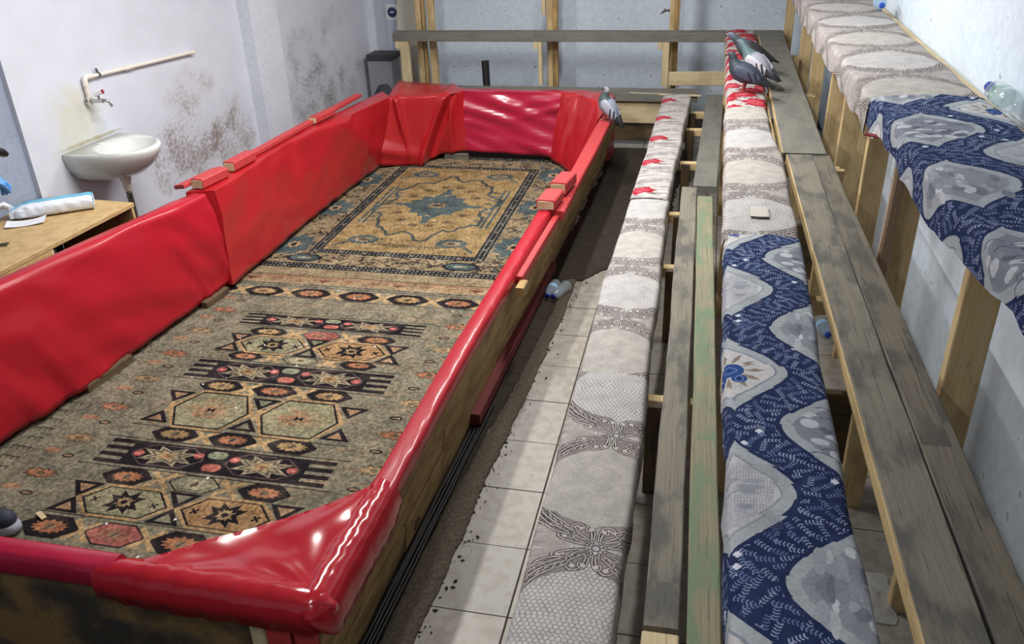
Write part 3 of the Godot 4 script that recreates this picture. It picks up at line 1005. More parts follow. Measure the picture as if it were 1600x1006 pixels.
# ---------------------------------------------------------------- bleachers
func bleachers() -> void:
	rng.seed = 40
	var t := thing("wooden_bleacher", "rough plank bleacher in three tiers along the right wall", "bleacher")
	var V := func(x: float, y: float, z: float) -> Vector3: return Vector3(x, y, z)
	# lowest tier
	board(t, "seat_board", Vector3(-0.285, 0.455, 0.2), Vector3(-0.285, 0.455, -7.66), 0.21, 0.04, M.tan, Vector3.UP, 0.003)
	board(t, "foot_plank", Vector3(-0.020, 0.478, -1.665), Vector3(-0.073, 0.478, -5.30), 0.098, 0.045, M.plank, Vector3.UP, 0.003)
	board(t, "foot_plank", Vector3(-0.012, 0.484, -0.4), Vector3(-0.020, 0.484, -1.64), 0.100, 0.045, M.cream, Vector3.UP, 0.002)
	board(t, "foot_plank", Vector3(0.116, 0.478, -0.4), Vector3(0.029, 0.478, -5.14), 0.088, 0.045, M.green, Vector3.UP, 0.003)
	board(t, "foot_plank", Vector3(0.025, 0.478, -5.33), Vector3(0.068, 0.478, -7.86), 0.150, 0.045, M.slate, Vector3.UP, 0.002)
	for z in [-1.2, -2.9, -4.2, -5.0, -6.05, -6.95, -7.5]:
		board(t, "joist", Vector3(-0.38, 0.405, z), Vector3(0.09, 0.405, z), 0.055, 0.055, M.tan, Vector3.UP, 0.002)
		for x in [-0.30, -0.12]:
			board(t, "leg", Vector3(x, 0.0, z + 0.05), Vector3(x, 0.43, z + 0.05), 0.06, 0.035, M.dark, Vector3.BACK)
	# middle tier
	board(t, "seat_board", Vector3(0.255, 0.925, 0.3), Vector3(0.248, 0.925, -8.12), 0.265, 0.065, M.tan, Vector3.UP, 0.002)
	board(t, "foot_plank", Vector3(0.558, 0.957, -0.2), Vector3(0.482, 0.957, -4.47), 0.122, 0.046, M.plank, Vector3.UP, 0.004)
	board(t, "foot_plank", Vector3(0.690, 0.952, -0.2), Vector3(0.582, 0.952, -4.475), 0.100, 0.046, M.plank2, Vector3.UP, 0.004)
	board(t, "foot_plank", Vector3(0.512, 0.957, -4.49), Vector3(0.512, 0.957, -5.83), 0.215, 0.046, M.slate, Vector3.UP, 0.002)
	board(t, "foot_plank", Vector3(0.510, 0.955, -5.845), Vector3(0.512, 0.955, -8.14), 0.215, 0.046, M.slate, Vector3.UP, 0.002)
	for q in [[Vector3(0.4965, 0.957, -0.2), Vector3(0.4205, 0.957, -4.465)], [Vector3(0.402, 0.957, -4.50), Vector3(0.402, 0.957, -8.13)]]:
		board(t, "sawn_edge", q[0], q[1], 0.006, 0.042, M.tan, Vector3.UP, 0.0, 0.001)
	for z in [-1.25, -2.95, -4.55, -6.2, -7.6]:
		board(t, "joist", Vector3(0.13, 0.865, z), Vector3(0.70, 0.865, z), 0.05, 0.055, M.tan, Vector3.UP, 0.002)
		board(t, "leg", Vector3(0.675, 0.0, z + 0.035), Vector3(0.675, 0.89, z + 0.035), 0.09, 0.04, M.tan, Vector3.BACK)
		board(t, "leg", Vector3(0.16, 0.0, z + 0.035), Vector3(0.16, 0.89, z + 0.035), 0.06, 0.04, M.tan, Vector3.BACK)
	for z in [-3.05, -4.88]:
		board(t, "riser", Vector3(0.16, 0.27, z), Vector3(0.98, 0.27, z), 0.035, 0.34, M.dark, Vector3.UP)
	# top tier
	board(t, "seat_board", Vector3(0.912, 1.425, 0.3), Vector3(0.905, 1.425, -9.0), 0.37, 0.045, M.cream, Vector3.UP, 0.002)
	for q in [[0.79, -2.37, 0.0], [0.79, -3.39, 0.0], [0.79, -4.13, 0.0], [0.785, -5.02, 0.01], [0.80, -5.84, 0.02], [0.80, -6.93, 0.0], [0.77, -7.66, 0.0], [0.79, -1.4, 0.0], [0.90, -5.30, 0.0], [0.90, -6.30, 0.0]]:
		board(t, "post", Vector3(q[0], 0.0, q[1]), Vector3(q[0] + q[2], 1.402, q[1]), 0.098, 0.05, M.tan, Vector3.BACK, 0.002)
	var bk := board(t, "bark_plank", Vector3(0.716, 0.0, -3.33), Vector3(0.726, 1.39, -3.30), 0.05, 0.04, M.bark, Vector3.BACK, 0.008, 0.009)
	bk.set_meta("label", "narrow plank with rough bark left on its edge")

	var b := thing("wooden_bleacher", "plank bleacher crossing the back wall behind the red pen", "bleacher")
	board(b, "seat_plank", Vector3(-3.05, 0.94, -8.245), Vector3(0.625, 0.94, -8.255), 0.17, 0.08, M.slate, Vector3.UP, 0.002)
	board(b, "foot_plank", Vector3(-3.0, 0.462, -7.985), Vector3(-0.09, 0.462, -7.985), 0.23, 0.075, M.slate, Vector3.UP, 0.002)
	board(b, "foot_strip", Vector3(-0.70, 0.492, -7.905), Vector3(-0.06, 0.492, -7.845), 0.018, 0.018, M.cream)
	board(b, "front_board", Vector3(-1.3, 0.315, -7.93), Vector3(-0.20, 0.315, -7.93), 0.04, 0.20, M.cream, Vector3.UP, 0.002)
	board(b, "front_board", Vector3(-1.3, 0.12, -7.96), Vector3(-0.1, 0.12, -7.96), 0.04, 0.16, M.dark, Vector3.UP, 0.002)
	board(b, "back_board", Vector3(-0.40, 0.565, -8.20), Vector3(0.14, 0.575, -8.20), 0.03, 0.125, M.cream, Vector3.UP)
	for q in [[-1.585, 0.036], [-0.405, 0.06], [-2.94, 0.09], [0.42, 0.06]]:
		board(b, "front_post", Vector3(q[0], 0.50, -8.19), Vector3(q[0], 0.90, -8.19), q[1], 0.05, M.cream, Vector3.BACK)
		board(b, "cleat", Vector3(q[0] - q[1] * 0.5 - 0.025, 0.835, -8.185), Vector3(q[0] - q[1] * 0.5 - 0.025, 0.90, -8.185), 0.045, 0.04, M.cream, Vector3.BACK)
	for q in [[-1.53, 0.055, 0], [-1.475, 0.05, 1], [-0.375, 0.045, 0], [-0.33, 0.045, 1], [-2.85, 0.055, 0], [-2.72, 0.07, 0], [-2.80, 0.03, 1], [0.675, 0.075, 0]]:
		board(b, "post", Vector3(q[0], 0.0, -8.42), Vector3(q[0], 2.98, -8.42), q[1], 0.05, M.tan if q[2] == 0 else M.old, Vector3.BACK, 0.002)
	board(b, "cleat", Vector3(-1.585, 1.11, -8.40), Vector3(-1.585, 1.40, -8.40), 0.035, 0.05, M.cream, Vector3.BACK)
	for k in 4:
		board(b, "splinter", Vector3(-0.40, 1.155 - k * 0.008, -8.40), Vector3(-0.485 + k * 0.012, 1.115 + k * 0.016, -8.385), 0.012, 0.008, M.dark)

# ---------------------------------------------------------------- fabric covers over the seat boards
func cover(called: String, label: String, xl: Array, xr: Array, z0: float, z1: float, top: float, drop_l: float, drop_r: float, mt: Material, sd: int, u_shift := 0.0, v_shift := 0.0) -> MeshInstance3D:
	var nz := FastNoiseLite.new()
	nz.seed = sd
	nz.frequency = 1.0
	nz.fractal_octaves = 2
	var n := int((z0 - z1) / 0.06)
	var st := mb()
	var rings := []
	var uvs := []
	var rr := 0.022
	for i in n + 1:
		var z := lerpf(z0, z1, float(i) / n)
		var a := lerp_at(xl, z) + nz.get_noise_2d(z * 1.4, 3.0) * 0.010
		var b := lerp_at(xr, z) + nz.get_noise_2d(z * 1.5, 9.0) * 0.012
		var y := top + nz.get_noise_2d(z * 1.2, 15.0) * 0.007
		var dl := drop_l * (1.0 + nz.get_noise_2d(z * 3.0, 21.0) * 0.35)
		var dr := drop_r * (1.0 + nz.get_noise_2d(z * 3.0, 27.0) * 0.35)
		var p := []
		for k in 4:
			var f := k / 4.0
			p.append([a - 0.004 - nz.get_noise_2d(z * 5.0, 40.0 + f) * 0.008 * (1.0 - f), y - dl * (1.0 - f) - rr * f])
		for k in 5:
			var an := PI - k / 4.0 * PI / 2
			p.append([a + rr + cos(an) * rr, y - rr + sin(an) * rr])
		for k in range(1, 8):
			var f := k / 8.0
			p.append([lerpf(a + rr, b - rr, f), y + nz.get_noise_2d(z * 4.0, f * 2.0 + 50.0) * 0.004 + sin(f * PI) * 0.008])
		for k in 5:
			var an := PI / 2 - k / 4.0 * PI / 2
			p.append([b - rr + cos(an) * rr, y - rr + sin(an) * rr])
		for k in range(1, 5):
			var f := k / 4.0
			p.append([b + 0.004 + nz.get_noise_2d(z * 5.0, 60.0 + f) * 0.008 * f, y - rr * (1.0 - f) - dr * f])
		var r := PackedVector3Array()
		var us := PackedFloat32Array()
		var acc := 0.0
		for k in p.size():
			var v := Vector3(p[k][0], p[k][1], z)
			if k > 0:
				acc += (v - r[k - 1]).length()
			r.append(v)
			us.append(acc)
		rings.append(r)
		uvs.append(us)
	var m: int = rings[0].size()
	for pas in 2:
		# top face and the cloth's underside a few millimetres below
		for i in n:
			var za := lerpf(z0, z1, float(i) / n)
			var zb := lerpf(z0, z1, float(i + 1) / n)
			for j in m - 1:
				var qa: Vector3 = rings[i][j]
				var qb: Vector3 = rings[i][j + 1]
				var qc: Vector3 = rings[i + 1][j + 1]
				var qd: Vector3 = rings[i + 1][j]
				var ca := (lerp_at(xl, za) + lerp_at(xr, za)) * 0.5
				var u0: float = uvs[i][j] - drop_l + ca - 0.5 * (lerp_at(xr, za) - lerp_at(xl, za)) + u_shift
				var u1: float = uvs[i][j + 1] - drop_l + ca - 0.5 * (lerp_at(xr, za) - lerp_at(xl, za)) + u_shift
				if pas == 0:
					quad(st, qa, qb, qc, qd, Vector2(u0, -za + v_shift), Vector2(u1, -za + v_shift), Vector2(u1, -zb + v_shift), Vector2(u0, -zb + v_shift), 0)
				else:
					var off := func(q: Vector3) -> Vector3: return Vector3(lerpf(q.x, ca, 0.02), q.y - 0.005 * (1.0 if q.y > top - 0.03 else 0.0), q.z)
					quad(st, off.call(qd), off.call(qc), off.call(qb), off.call(qa), Vector2(u0, -zb + v_shift), Vector2(u1, -zb + v_shift), Vector2(u1, -za + v_shift), Vector2(u0, -za + v_shift), 1)
	var o := put(called, fin(st), mt)
	tag(o, label, "seat cover")
	return o

func covers() -> void:
	var dam := make_damask()
	var blu := make_blue()
	var red := make_floral(1.0, 61)
	var pale := make_floral(0.2, 62)
	var fab := func(tx: Texture2D, w: float, h: float, ou: float, ov: float) -> StandardMaterial3D:
		var m := tmat(tx, 0.95, Vector3(1.0 / w, 1.0 / h, 1.0), Vector3(ou / w, ov / h, 0))
		m.metallic_specular = 0.2
		return m
	# the repeat's cross sits at u = 0 of the picture's middle
	var s1l := [[-1.0, -0.405], [-2.1, -0.418], [-3.0, -0.426], [-3.8, -0.436], [-4.65, -0.420], [-5.55, -0.405], [-7.66, -0.386]]
	var s1r := [[-1.0, -0.142], [-2.2, -0.138], [-3.0, -0.150], [-3.9, -0.168], [-4.8, -0.188], [-5.9, -0.170], [-7.6, -0.140]]
	cover("seat_cover", "grey arabesque and dotted seat cover nearest the camera on the lowest bench", s1l, s1r, 0.15, -2.87, 0.545, 0.085, 0.10, fab.call(dam, 0.48, 1.15, 0.24 + 0.25, -1.881 - 0.0), 201)
	cover("seat_cover", "grey arabesque seat cover in the middle of the lowest bench", s1l, s1r, -2.86, -4.95, 0.530, 0.075, 0.09, fab.call(dam, 0.48, 1.15, 0.24 + 0.315, -3.36 - 0.575), 202)
	cover("seat_cover", "pale seat cover with small red flowers at the far end of the lowest bench", s1l, s1r, -4.94, -7.68, 0.536, 0.075, 0.085, fab.call(pale, 0.6, 0.6, 0.3 + 0.285, 0.0), 203)
	var s2l := [[-1.0, 0.112], [-1.8, 0.108], [-2.5, 0.102], [-4.2, 0.110], [-7.8, 0.124]]
	var s2r := [[-1.0, 0.398], [-1.8, 0.382], [-2.3, 0.380], [-3.2, 0.391], [-4.4, 0.388], [-4.9, 0.352], [-6.4, 0.366], [-8.0, 0.366]]
	cover("seat_cover", "navy blue medallion seat cover on the middle bench", s2l, s2r, 0.2, -3.225, 1.018, 0.085, 0.06, fab.call(blu, 0.56, 1.10, 0.28 + 0.18, -1.894 + 0.275), 204)
	cover("seat_cover", "grey arabesque seat cover behind the navy one on the middle bench", s2l, s2r, -3.215, -5.28, 1.012, 0.05, 0.055, fab.call(dam, 0.48, 1.15, 0.24 - 0.21, -3.75), 205)
	cover("seat_cover", "red and white floral seat cover under the pigeons on the middle bench", s2l, s2r, -5.27, -8.08, 1.016, 0.06, 0.06, fab.call(red, 0.6, 0.6, 0.3 - 0.25, 0.0), 206)
	var s3l := [[-1.0, 0.705], [-1.85, 0.690], [-2.4, 0.655], [-3.5, 0.622], [-5.2, 0.580], [-9.0, 0.590]]
	var s3r := [[-1.0, 1.075], [-3.5, 1.045], [-5.0, 1.03], [-9.0, 1.03]]
	cover("seat_cover", "navy blue medallion seat cover hanging over the top bench", s3l, s3r, 0.15, -3.56, 1.492, 0.105, 0.03, fab.call(blu, 0.56, 1.10, 0.28 - 0.72, -2.79), 207)
	cover("seat_cover", "grey arabesque seat cover at the far half of the top bench", s3l, s3r, -3.54, -8.9, 1.484, 0.115, 0.03, fab.call(dam, 0.48, 1.15, 0.24 - 0.80, -4.57), 208)
	var tg := board_mesh(Vector3(0.628, 1.400, -3.30), Vector3(0.585, 1.402, -3.33), 0.028, 0.003, Vector3.UP)
	tag(put("fabric_loop", tg, mat(c8(128, 34, 48), 0.8)), "small dark red fabric loop under the navy cover's corner", "loop")
	var pt := board_mesh(Vector3(0.243, 1.030, -3.40), Vector3(0.243, 1.030, -3.52), 0.075, 0.004, Vector3.UP)
	tag(put("care_label", pt, mat(c8(188, 184, 178), 0.9)), "white square label sewn on the grey middle seat cover", "label")

# ---------------------------------------------------------------- the pen
func pad(parent: Node, called: String, sts: Array, n: int, rr: float, mt: Material, disp: Callable) -> MeshInstance3D:
	var rings := []
	var total := 0.0
	for i in sts.size() - 1:
		for k in n + (1 if i == sts.size() - 2 else 0):
			var f := float(k) / n
			var bi: Vector3 = sts[i][0].lerp(sts[i + 1][0], f)
			var ti: Vector3 = sts[i][1].lerp(sts[i + 1][1], f)
			var to: Vector3 = sts[i][2].lerp(sts[i + 1][2], f)
			var bo := Vector3(to.x, bi.y, to.z)
			var inw := (ti - to)
			inw.y = 0
			inw = inw.normalized()
			var s := (i + f) / (sts.size() - 1)
			var r := PackedVector3Array()
			var upv := (ti - bi).normalized()
			var tv := (to - ti).normalized()
			var top_i := ti - upv * rr
			for q in 21:
				var t := q / 20.0
				r.append(bi.lerp(top_i, t) + inw * disp.call(s, t))
			for q in range(1, 4):
				var a := q / 4.0 * PI / 2
				r.append(ti + (-upv * rr + tv * rr) - tv * rr * cos(a) + upv * rr * sin(a) + inw * disp.call(s, 1.0) * (1.0 - q / 4.0))
			for q in 5:
				var t := q / 4.0
				r.append((ti + tv * rr).lerp(to - tv * rr * 0.5, t) + Vector3.UP * (disp.call(s, 1.0 + t * 0.3) * 0.25))
			r.append(to - Vector3.UP * rr)
			r.append(to.lerp(bo, 0.5))
			r.append(bo)
			rings.append(r)
	var st := mb()
	loft(st, rings, 0)
	return put(called, fin(st), mt, parent)

func rail(parent: Node, called: String, pts: Array, w: float, h: float, mt: Material, sd: int, wob := 0.004) -> MeshInstance3D:
	var nz := FastNoiseLite.new()
	nz.seed = sd
	nz.frequency = 1.0
	var rings := []
	for i in pts.size() - 1:
		var n := maxi(2, int((pts[i + 1] - pts[i]).length() / 0.04))
		for k in n + (1 if i == pts.size() - 2 else 0):
			var c: Vector3 = pts[i].lerp(pts[i + 1], float(k) / n)
			var d: Vector3 = (pts[i + 1] - pts[i]).normalized()
			var side := d.cross(Vector3.UP).normalized()
			var r := PackedVector3Array()
			for q in 20:
				var a := TAU * q / 20.0
				var ex := signf(cos(a)) * pow(absf(cos(a)), 0.6) * w * 0.5
				var ey := signf(sin(a)) * pow(absf(sin(a)), 0.6) * h * 0.5
				var j := nz.get_noise_3d(c.x * 9.0 + q * 0.3, c.y * 9.0, c.z * 9.0) * wob
				r.append(c + side * (ex + j) + Vector3.UP * (ey + j))
			rings.append(r)
	var st := mb()
	loft(st, rings, 0)
	return put(called, fin(st), mt, parent)

func pen() -> void:
	rng.seed = 60
	var t := thing("padded_pen", "long low wooden pen lined with red vinyl padding", "pen")
	var nz := FastNoiseLite.new()
	nz.seed = 17
	nz.frequency = 1.0
	nz.fractal_octaves = 1
	put("base_sheet", box_mesh(Vector3(-3.16, -0.004, -7.4), Vector3(-1.02, 0.004, -1.62), 0.001), M.dark, t)
	# padding, each length of vinyl a part of its own
	var p := pad(t, "vinyl_pad", [
		[Vector3(-3.22, 0.05, -1.60), Vector3(-3.26, 0.73, -1.60), Vector3(-3.36, 0.73, -1.60)],
		[Vector3(-3.085, 0.05, -2.64), Vector3(-3.17, 0.72, -2.60), Vector3(-3.27, 0.72, -2.60)],
		[Vector3(-3.005, 0.045, -3.10), Vector3(-3.105, 0.70, -3.16), Vector3(-3.195, 0.70, -3.16)],
		[Vector3(-2.945, 0.05, -4.02), Vector3(-2.995, 0.672, -4.00), Vector3(-3.09, 0.672, -4.00)],
		[Vector3(-2.882, 0.06, -4.40), Vector3(-2.932, 0.652, -4.40), Vector3(-3.05, 0.652, -4.40)]], 16, 0.035, M.crimson,
		func(s: float, q: float) -> float: return 0.014 * sin(q * PI) + 0.012 * nz.get_noise_2d(s * 7.0 + q * 1.5, q * 2.0) + 0.016 * (1.0 - q) * nz.get_noise_2d(s * 16.0 + q * 2.0, 30.0))
	p.set_meta("label", "crimson vinyl padding on the near left side")
	p = pad(t, "vinyl_pad", [
		[Vector3(-2.875, 0.045, -4.385), Vector3(-2.905, 0.655, -4.45), Vector3(-3.08, 0.655, -4.40)],
		[Vector3(-2.868, 0.05, -5.45), Vector3(-2.925, 0.652, -5.50), Vector3(-3.08, 0.652, -5.48)],
		[Vector3(-2.845, 0.05, -6.20), Vector3(-2.800, 0.645, -6.30), Vector3(-2.96, 0.650, -6.15)],
		[Vector3(-2.800, 0.05, -7.02), Vector3(-2.700, 0.630, -7.04), Vector3(-2.84, 0.64, -7.20)]], 18, 0.012, M.red,
		func(s: float, q: float) -> float: return 0.010 * sin(q * PI) + 0.045 * exp(-pow((s - 0.60 - (1.0 - q) * 0.35) / 0.07, 2.0)) * clampf(q * 1.6, 0, 1) * (1.0 if q <= 1.0 else 0.3) + 0.010 * nz.get_noise_2d(s * 9.0, q * 2.0 + 8.0))
	p.set_meta("label", "bright red vinyl padding on the far left side")
	p = pad(t, "vinyl_pad", [
		[Vector3(-2.80, 0.05, -6.90), Vector3(-2.72, 0.625, -7.02), Vector3(-2.84, 0.635, -7.64)],
		[Vector3(-2.62, 0.015, -7.02), Vector3(-2.58, 0.62, -7.08), Vector3(-2.66, 0.62, -7.66)],
		[Vector3(-2.46, 0.02, -7.06), Vector3(-2.40, 0.62, -7.10), Vector3(-2.45, 0.62, -7.62)],
		[Vector3(-2.34, 0.07, -7.24), Vector3(-2.22, 0.625, -7.16), Vector3(-2.30, 0.62, -7.58)],
		[Vector3(-2.12, 0.085, -7.31), Vector3(-2.135, 0.615, -7.36), Vector3(-2.15, 0.615, -7.50)]], 16, 0.012, M.red,
		func(s: float, q: float) -> float: return 0.055 * exp(-pow((s - 0.48 - q * 0.24) / 0.055, 2.0)) - 0.05 * exp(-pow((s - 0.58 - q * 0.24) / 0.05, 2.0)) + 0.045 * exp(-pow((s - 0.12 - (1.0 - q) * 0.25) / 0.035, 2.0)) * clampf(q * 2.0 - 0.2, 0, 1) + 0.05 * exp(-pow((q - 0.18 + (s - 0.3) * 0.2) / 0.09, 2.0)) * clampf(1.0 - s * 1.6, 0, 1) + 0.025 * exp(-pow((s - 0.86 + q * 0.06) / 0.03, 2.0)))
	p.set_meta("label", "red vinyl draped in folds over the far left corner")
	p = pad(t, "vinyl_pad", [
		[Vector3(-2.13, 0.085, -7.305), Vector3(-2.14, 0.612, -7.37), Vector3(-2.15, 0.61, -7.48)],
		[Vector3(-1.75, 0.075, -7.30), Vector3(-1.72, 0.612, -7.375), Vector3(-1.72, 0.61, -7.48)],
		[Vector3(-1.315, 0.055, -7.275), Vector3(-1.235, 0.615, -7.36), Vector3(-1.235, 0.61, -7.48)]], 22, 0.012, M.pink,
		func(s: float, q: float) -> float: return 0.020 * nz.get_noise_2d(s * 1.1 + 4.0, q * 4.0 + (s - 0.5) * 1.6) + 0.022 * exp(-pow((q - 0.55 - (s - 0.5) * 0.5) / 0.05, 2.0)) * clampf(s * 2.0 - 0.8, 0, 1) + 0.018 * exp(-pow((q - 0.80 - (s - 0.5) * 0.25) / 0.04, 2.0)) * clampf(s * 2.0 - 0.8, 0, 1) + 0.02 * exp(-pow((q - 0.2 + (s - 0.5) * 0.3) / 0.05, 2.0)) * s)
	p.set_meta("label", "dark pink creased vinyl in the middle of the far end")
	p = pad(t, "vinyl_pad", [
		[Vector3(-1.335, 0.055, -7.255), Vector3(-1.245, 0.618, -7.34), Vector3(-1.245, 0.615, -7.48)],
		[Vector3(-1.19, 0.035, -7.08), Vector3(-1.08, 0.615, -7.28), Vector3(-1.02, 0.615, -7.48)],
		[Vector3(-1.06, 0.035, -6.80), Vector3(-0.90, 0.600, -7.12), Vector3(-0.84, 0.605, -7.47)],
		[Vector3(-1.00, 0.06, -6.40), Vector3(-0.845, 0.545, -6.75), Vector3(-0.78, 0.585, -7.40)]], 14, 0.02, M.red,
		func(s: float, q: float) -> float: return 0.010 * nz.get_noise_2d(s * 5.0, q * 2.0 + 70.0) - 0.02 * exp(-pow((s - 0.42) / 0.10, 2.0)) * q)
	p.set_meta("label", "bright red vinyl stretched across the far right corner")
	# right side
	p = rail(t, "rail_wrap", [Vector3(-0.975, 0.465, -2.02), Vector3(-0.965, 0.465, -3.05), Vector3(-0.935, 0.468, -3.95), Vector3(-0.905, 0.485, -4.70)], 0.090, 0.085, M.crimson, 5)
	p.set_meta("label", "crimson vinyl wrapped round the near right rail")
	board(t, "painted_rail", Vector3(-0.838, 0.492, -4.72), Vector3(-0.785, 0.50, -7.25), 0.098, 0.055, M.redmatt, Vector3(0.06, 1, 0), 0.003, 0.008).set_meta("label", "flat red far right rail")
	board(t, "painted_strip", Vector3(-0.880, 0.455, -3.86), Vector3(-0.832, 0.47, -4.80), 0.038, 0.045, M.redmatt)
	board(t, "bottom_strip", Vector3(-0.955, 0.055, -3.16), Vector3(-0.905, 0.055, -4.95), 0.05, 0.06, M.maroon)
	var xb := [[-1.5, -1.03], [-1.93, -1.02], [-3.22, -0.982], [-4.74, -0.928], [-6.72, -0.862], [-7.4, -0.84]]
	var xt := [[-1.5, -0.955], [-2.0, -0.948], [-3.1, -0.930], [-4.4, -0.868], [-5.3, -0.785], [-7.4, -0.735]]
	for row in 3:
		var y0 := 0.015 + row * 0.15
		var cuts: Array = [[-1.56, -2.30, -3.62, -5.0, -7.3], [-1.56, -2.75, -4.2, -5.8, -7.3], [-1.56, -3.9, -5.15, -7.3]][row]
		for k in cuts.size() - 1:
			var za: float = cuts[k] - 0.004
			var zb: float = cuts[k + 1] + 0.004
			var f0 := (y0 + 0.07) / 0.46
			var jx := rng.randf_range(-0.006, 0.006)
			var a := Vector3(lerpf(lerp_at(xb, za), lerp_at(xt, za), f0) - 0.022 + jx, y0 + 0.072, za)
			var b := Vector3(lerpf(lerp_at(xb, zb), lerp_at(xt, zb), f0) - 0.022 + jx, y0 + 0.072, zb)
			var lean := (lerp_at(xt, (za + zb) * 0.5) - lerp_at(xb, (za + zb) * 0.5)) / 0.46
			board(t, "side_board", a, b, 0.035, 0.144, M.old, Vector3(lean, 1, 0).normalized(), 0.003)
	board(t, "notch_block", Vector3(-0.858, 0.435, -3.76), Vector3(-0.853, 0.435, -3.86), 0.045, 0.05, M.old)
	for z in [-2.4, -3.9, -5.4]:
		board(t, "inner_batten", Vector3(-1.01, 0.24, z), Vector3(-1.01, 0.24, z - 0.06), 0.03, 0.40, M.dark)
	# near end
	put("front_panel", box_mesh(Vector3(-3.36, 0.0, -1.60), Vector3(-1.20, 0.46, -1.57), 0.003), M.ply, t).set_meta("label", "dark stained plywood of the near end")
	board(t, "front_batten", Vector3(-1.175, 0.0, -1.57), Vector3(-1.175, 0.43, -1.57), 0.05, 0.035, M.cream, Vector3.BACK)
	board(t, "corner_post", Vector3(-1.105, 0.0, -1.57), Vector3(-1.105, 0.44, -1.57), 0.075, 0.05, M.redmatt, Vector3.BACK)
	board(t, "corner_post", Vector3(-1.02, 0.0, -1.575), Vector3(-1.02, 0.44, -1.575), 0.075, 0.05, M.redmatt, Vector3.BACK)
	p = rail(t, "rail_wrap", [Vector3(-3.30, 0.47, -1.605), Vector3(-1.64, 0.47, -1.605)], 0.088, 0.10, M.pink, 9)
	p.set_meta("label", "dark pink vinyl wrapped round the front rail")
	corner_sleeve(t)
	# little wooden stops on the rails
	for q in [[Vector3(-0.895, 0.560, -4.70), Vector3(-0.872, 0.562, -4.90), 0.115, 0.062], [Vector3(-0.865, 0.575, -4.96), Vector3(-0.835, 0.57, -5.20), 0.105, 0.075], [Vector3(-3.020, 0.690, -4.45), Vector3(-2.985, 0.690, -4.70), 0.085, 0.062], [Vector3(-3.000, 0.690, -4.80), Vector3(-2.985, 0.690, -5.06), 0.085, 0.062], [Vector3(-2.955, 0.685, -6.00), Vector3(-2.92, 0.685, -6.28), 0.07, 0.05]]:
		var bl := board(t, "stop_block", q[0], q[1], q[2], q[3], M.redmatt, Vector3.UP, 0.0, 0.008)
		board(bl, "end_grain", q[0] + Vector3(0, -0.002, 0.006), q[0] + Vector3(0, -0.002, -0.001), q[2] * 0.86, q[3] * 0.78, M.cream)
	board(t, "stop_plate", Vector3(-3.13, 0.675, -4.42), Vector3(-3.03, 0.70, -4.72), 0.10, 0.025, M.redmatt, Vector3(-0.3, 1, 0.2))
	board(t, "back_batten", Vector3(-3.02, 0.672, -5.1), Vector3(-2.94, 0.668, -6.9), 0.06, 0.03, M.redmatt)
	for q in [[Vector3(-2.915, 0.03, -4.10), Vector3(-2.895, 0.03, -4.33)], [Vector3(-3.02, 0.03, -3.12), Vector3(-2.985, 0.03, -3.45)]]:
		board(t, "floor_block", q[0], q[1], 0.04, 0.055, M.dark)
	board(t, "floor_block", Vector3(-2.32, 0.035, -7.285), Vector3(-2.10, 0.035, -7.29), 0.04, 0.055, M.plank)

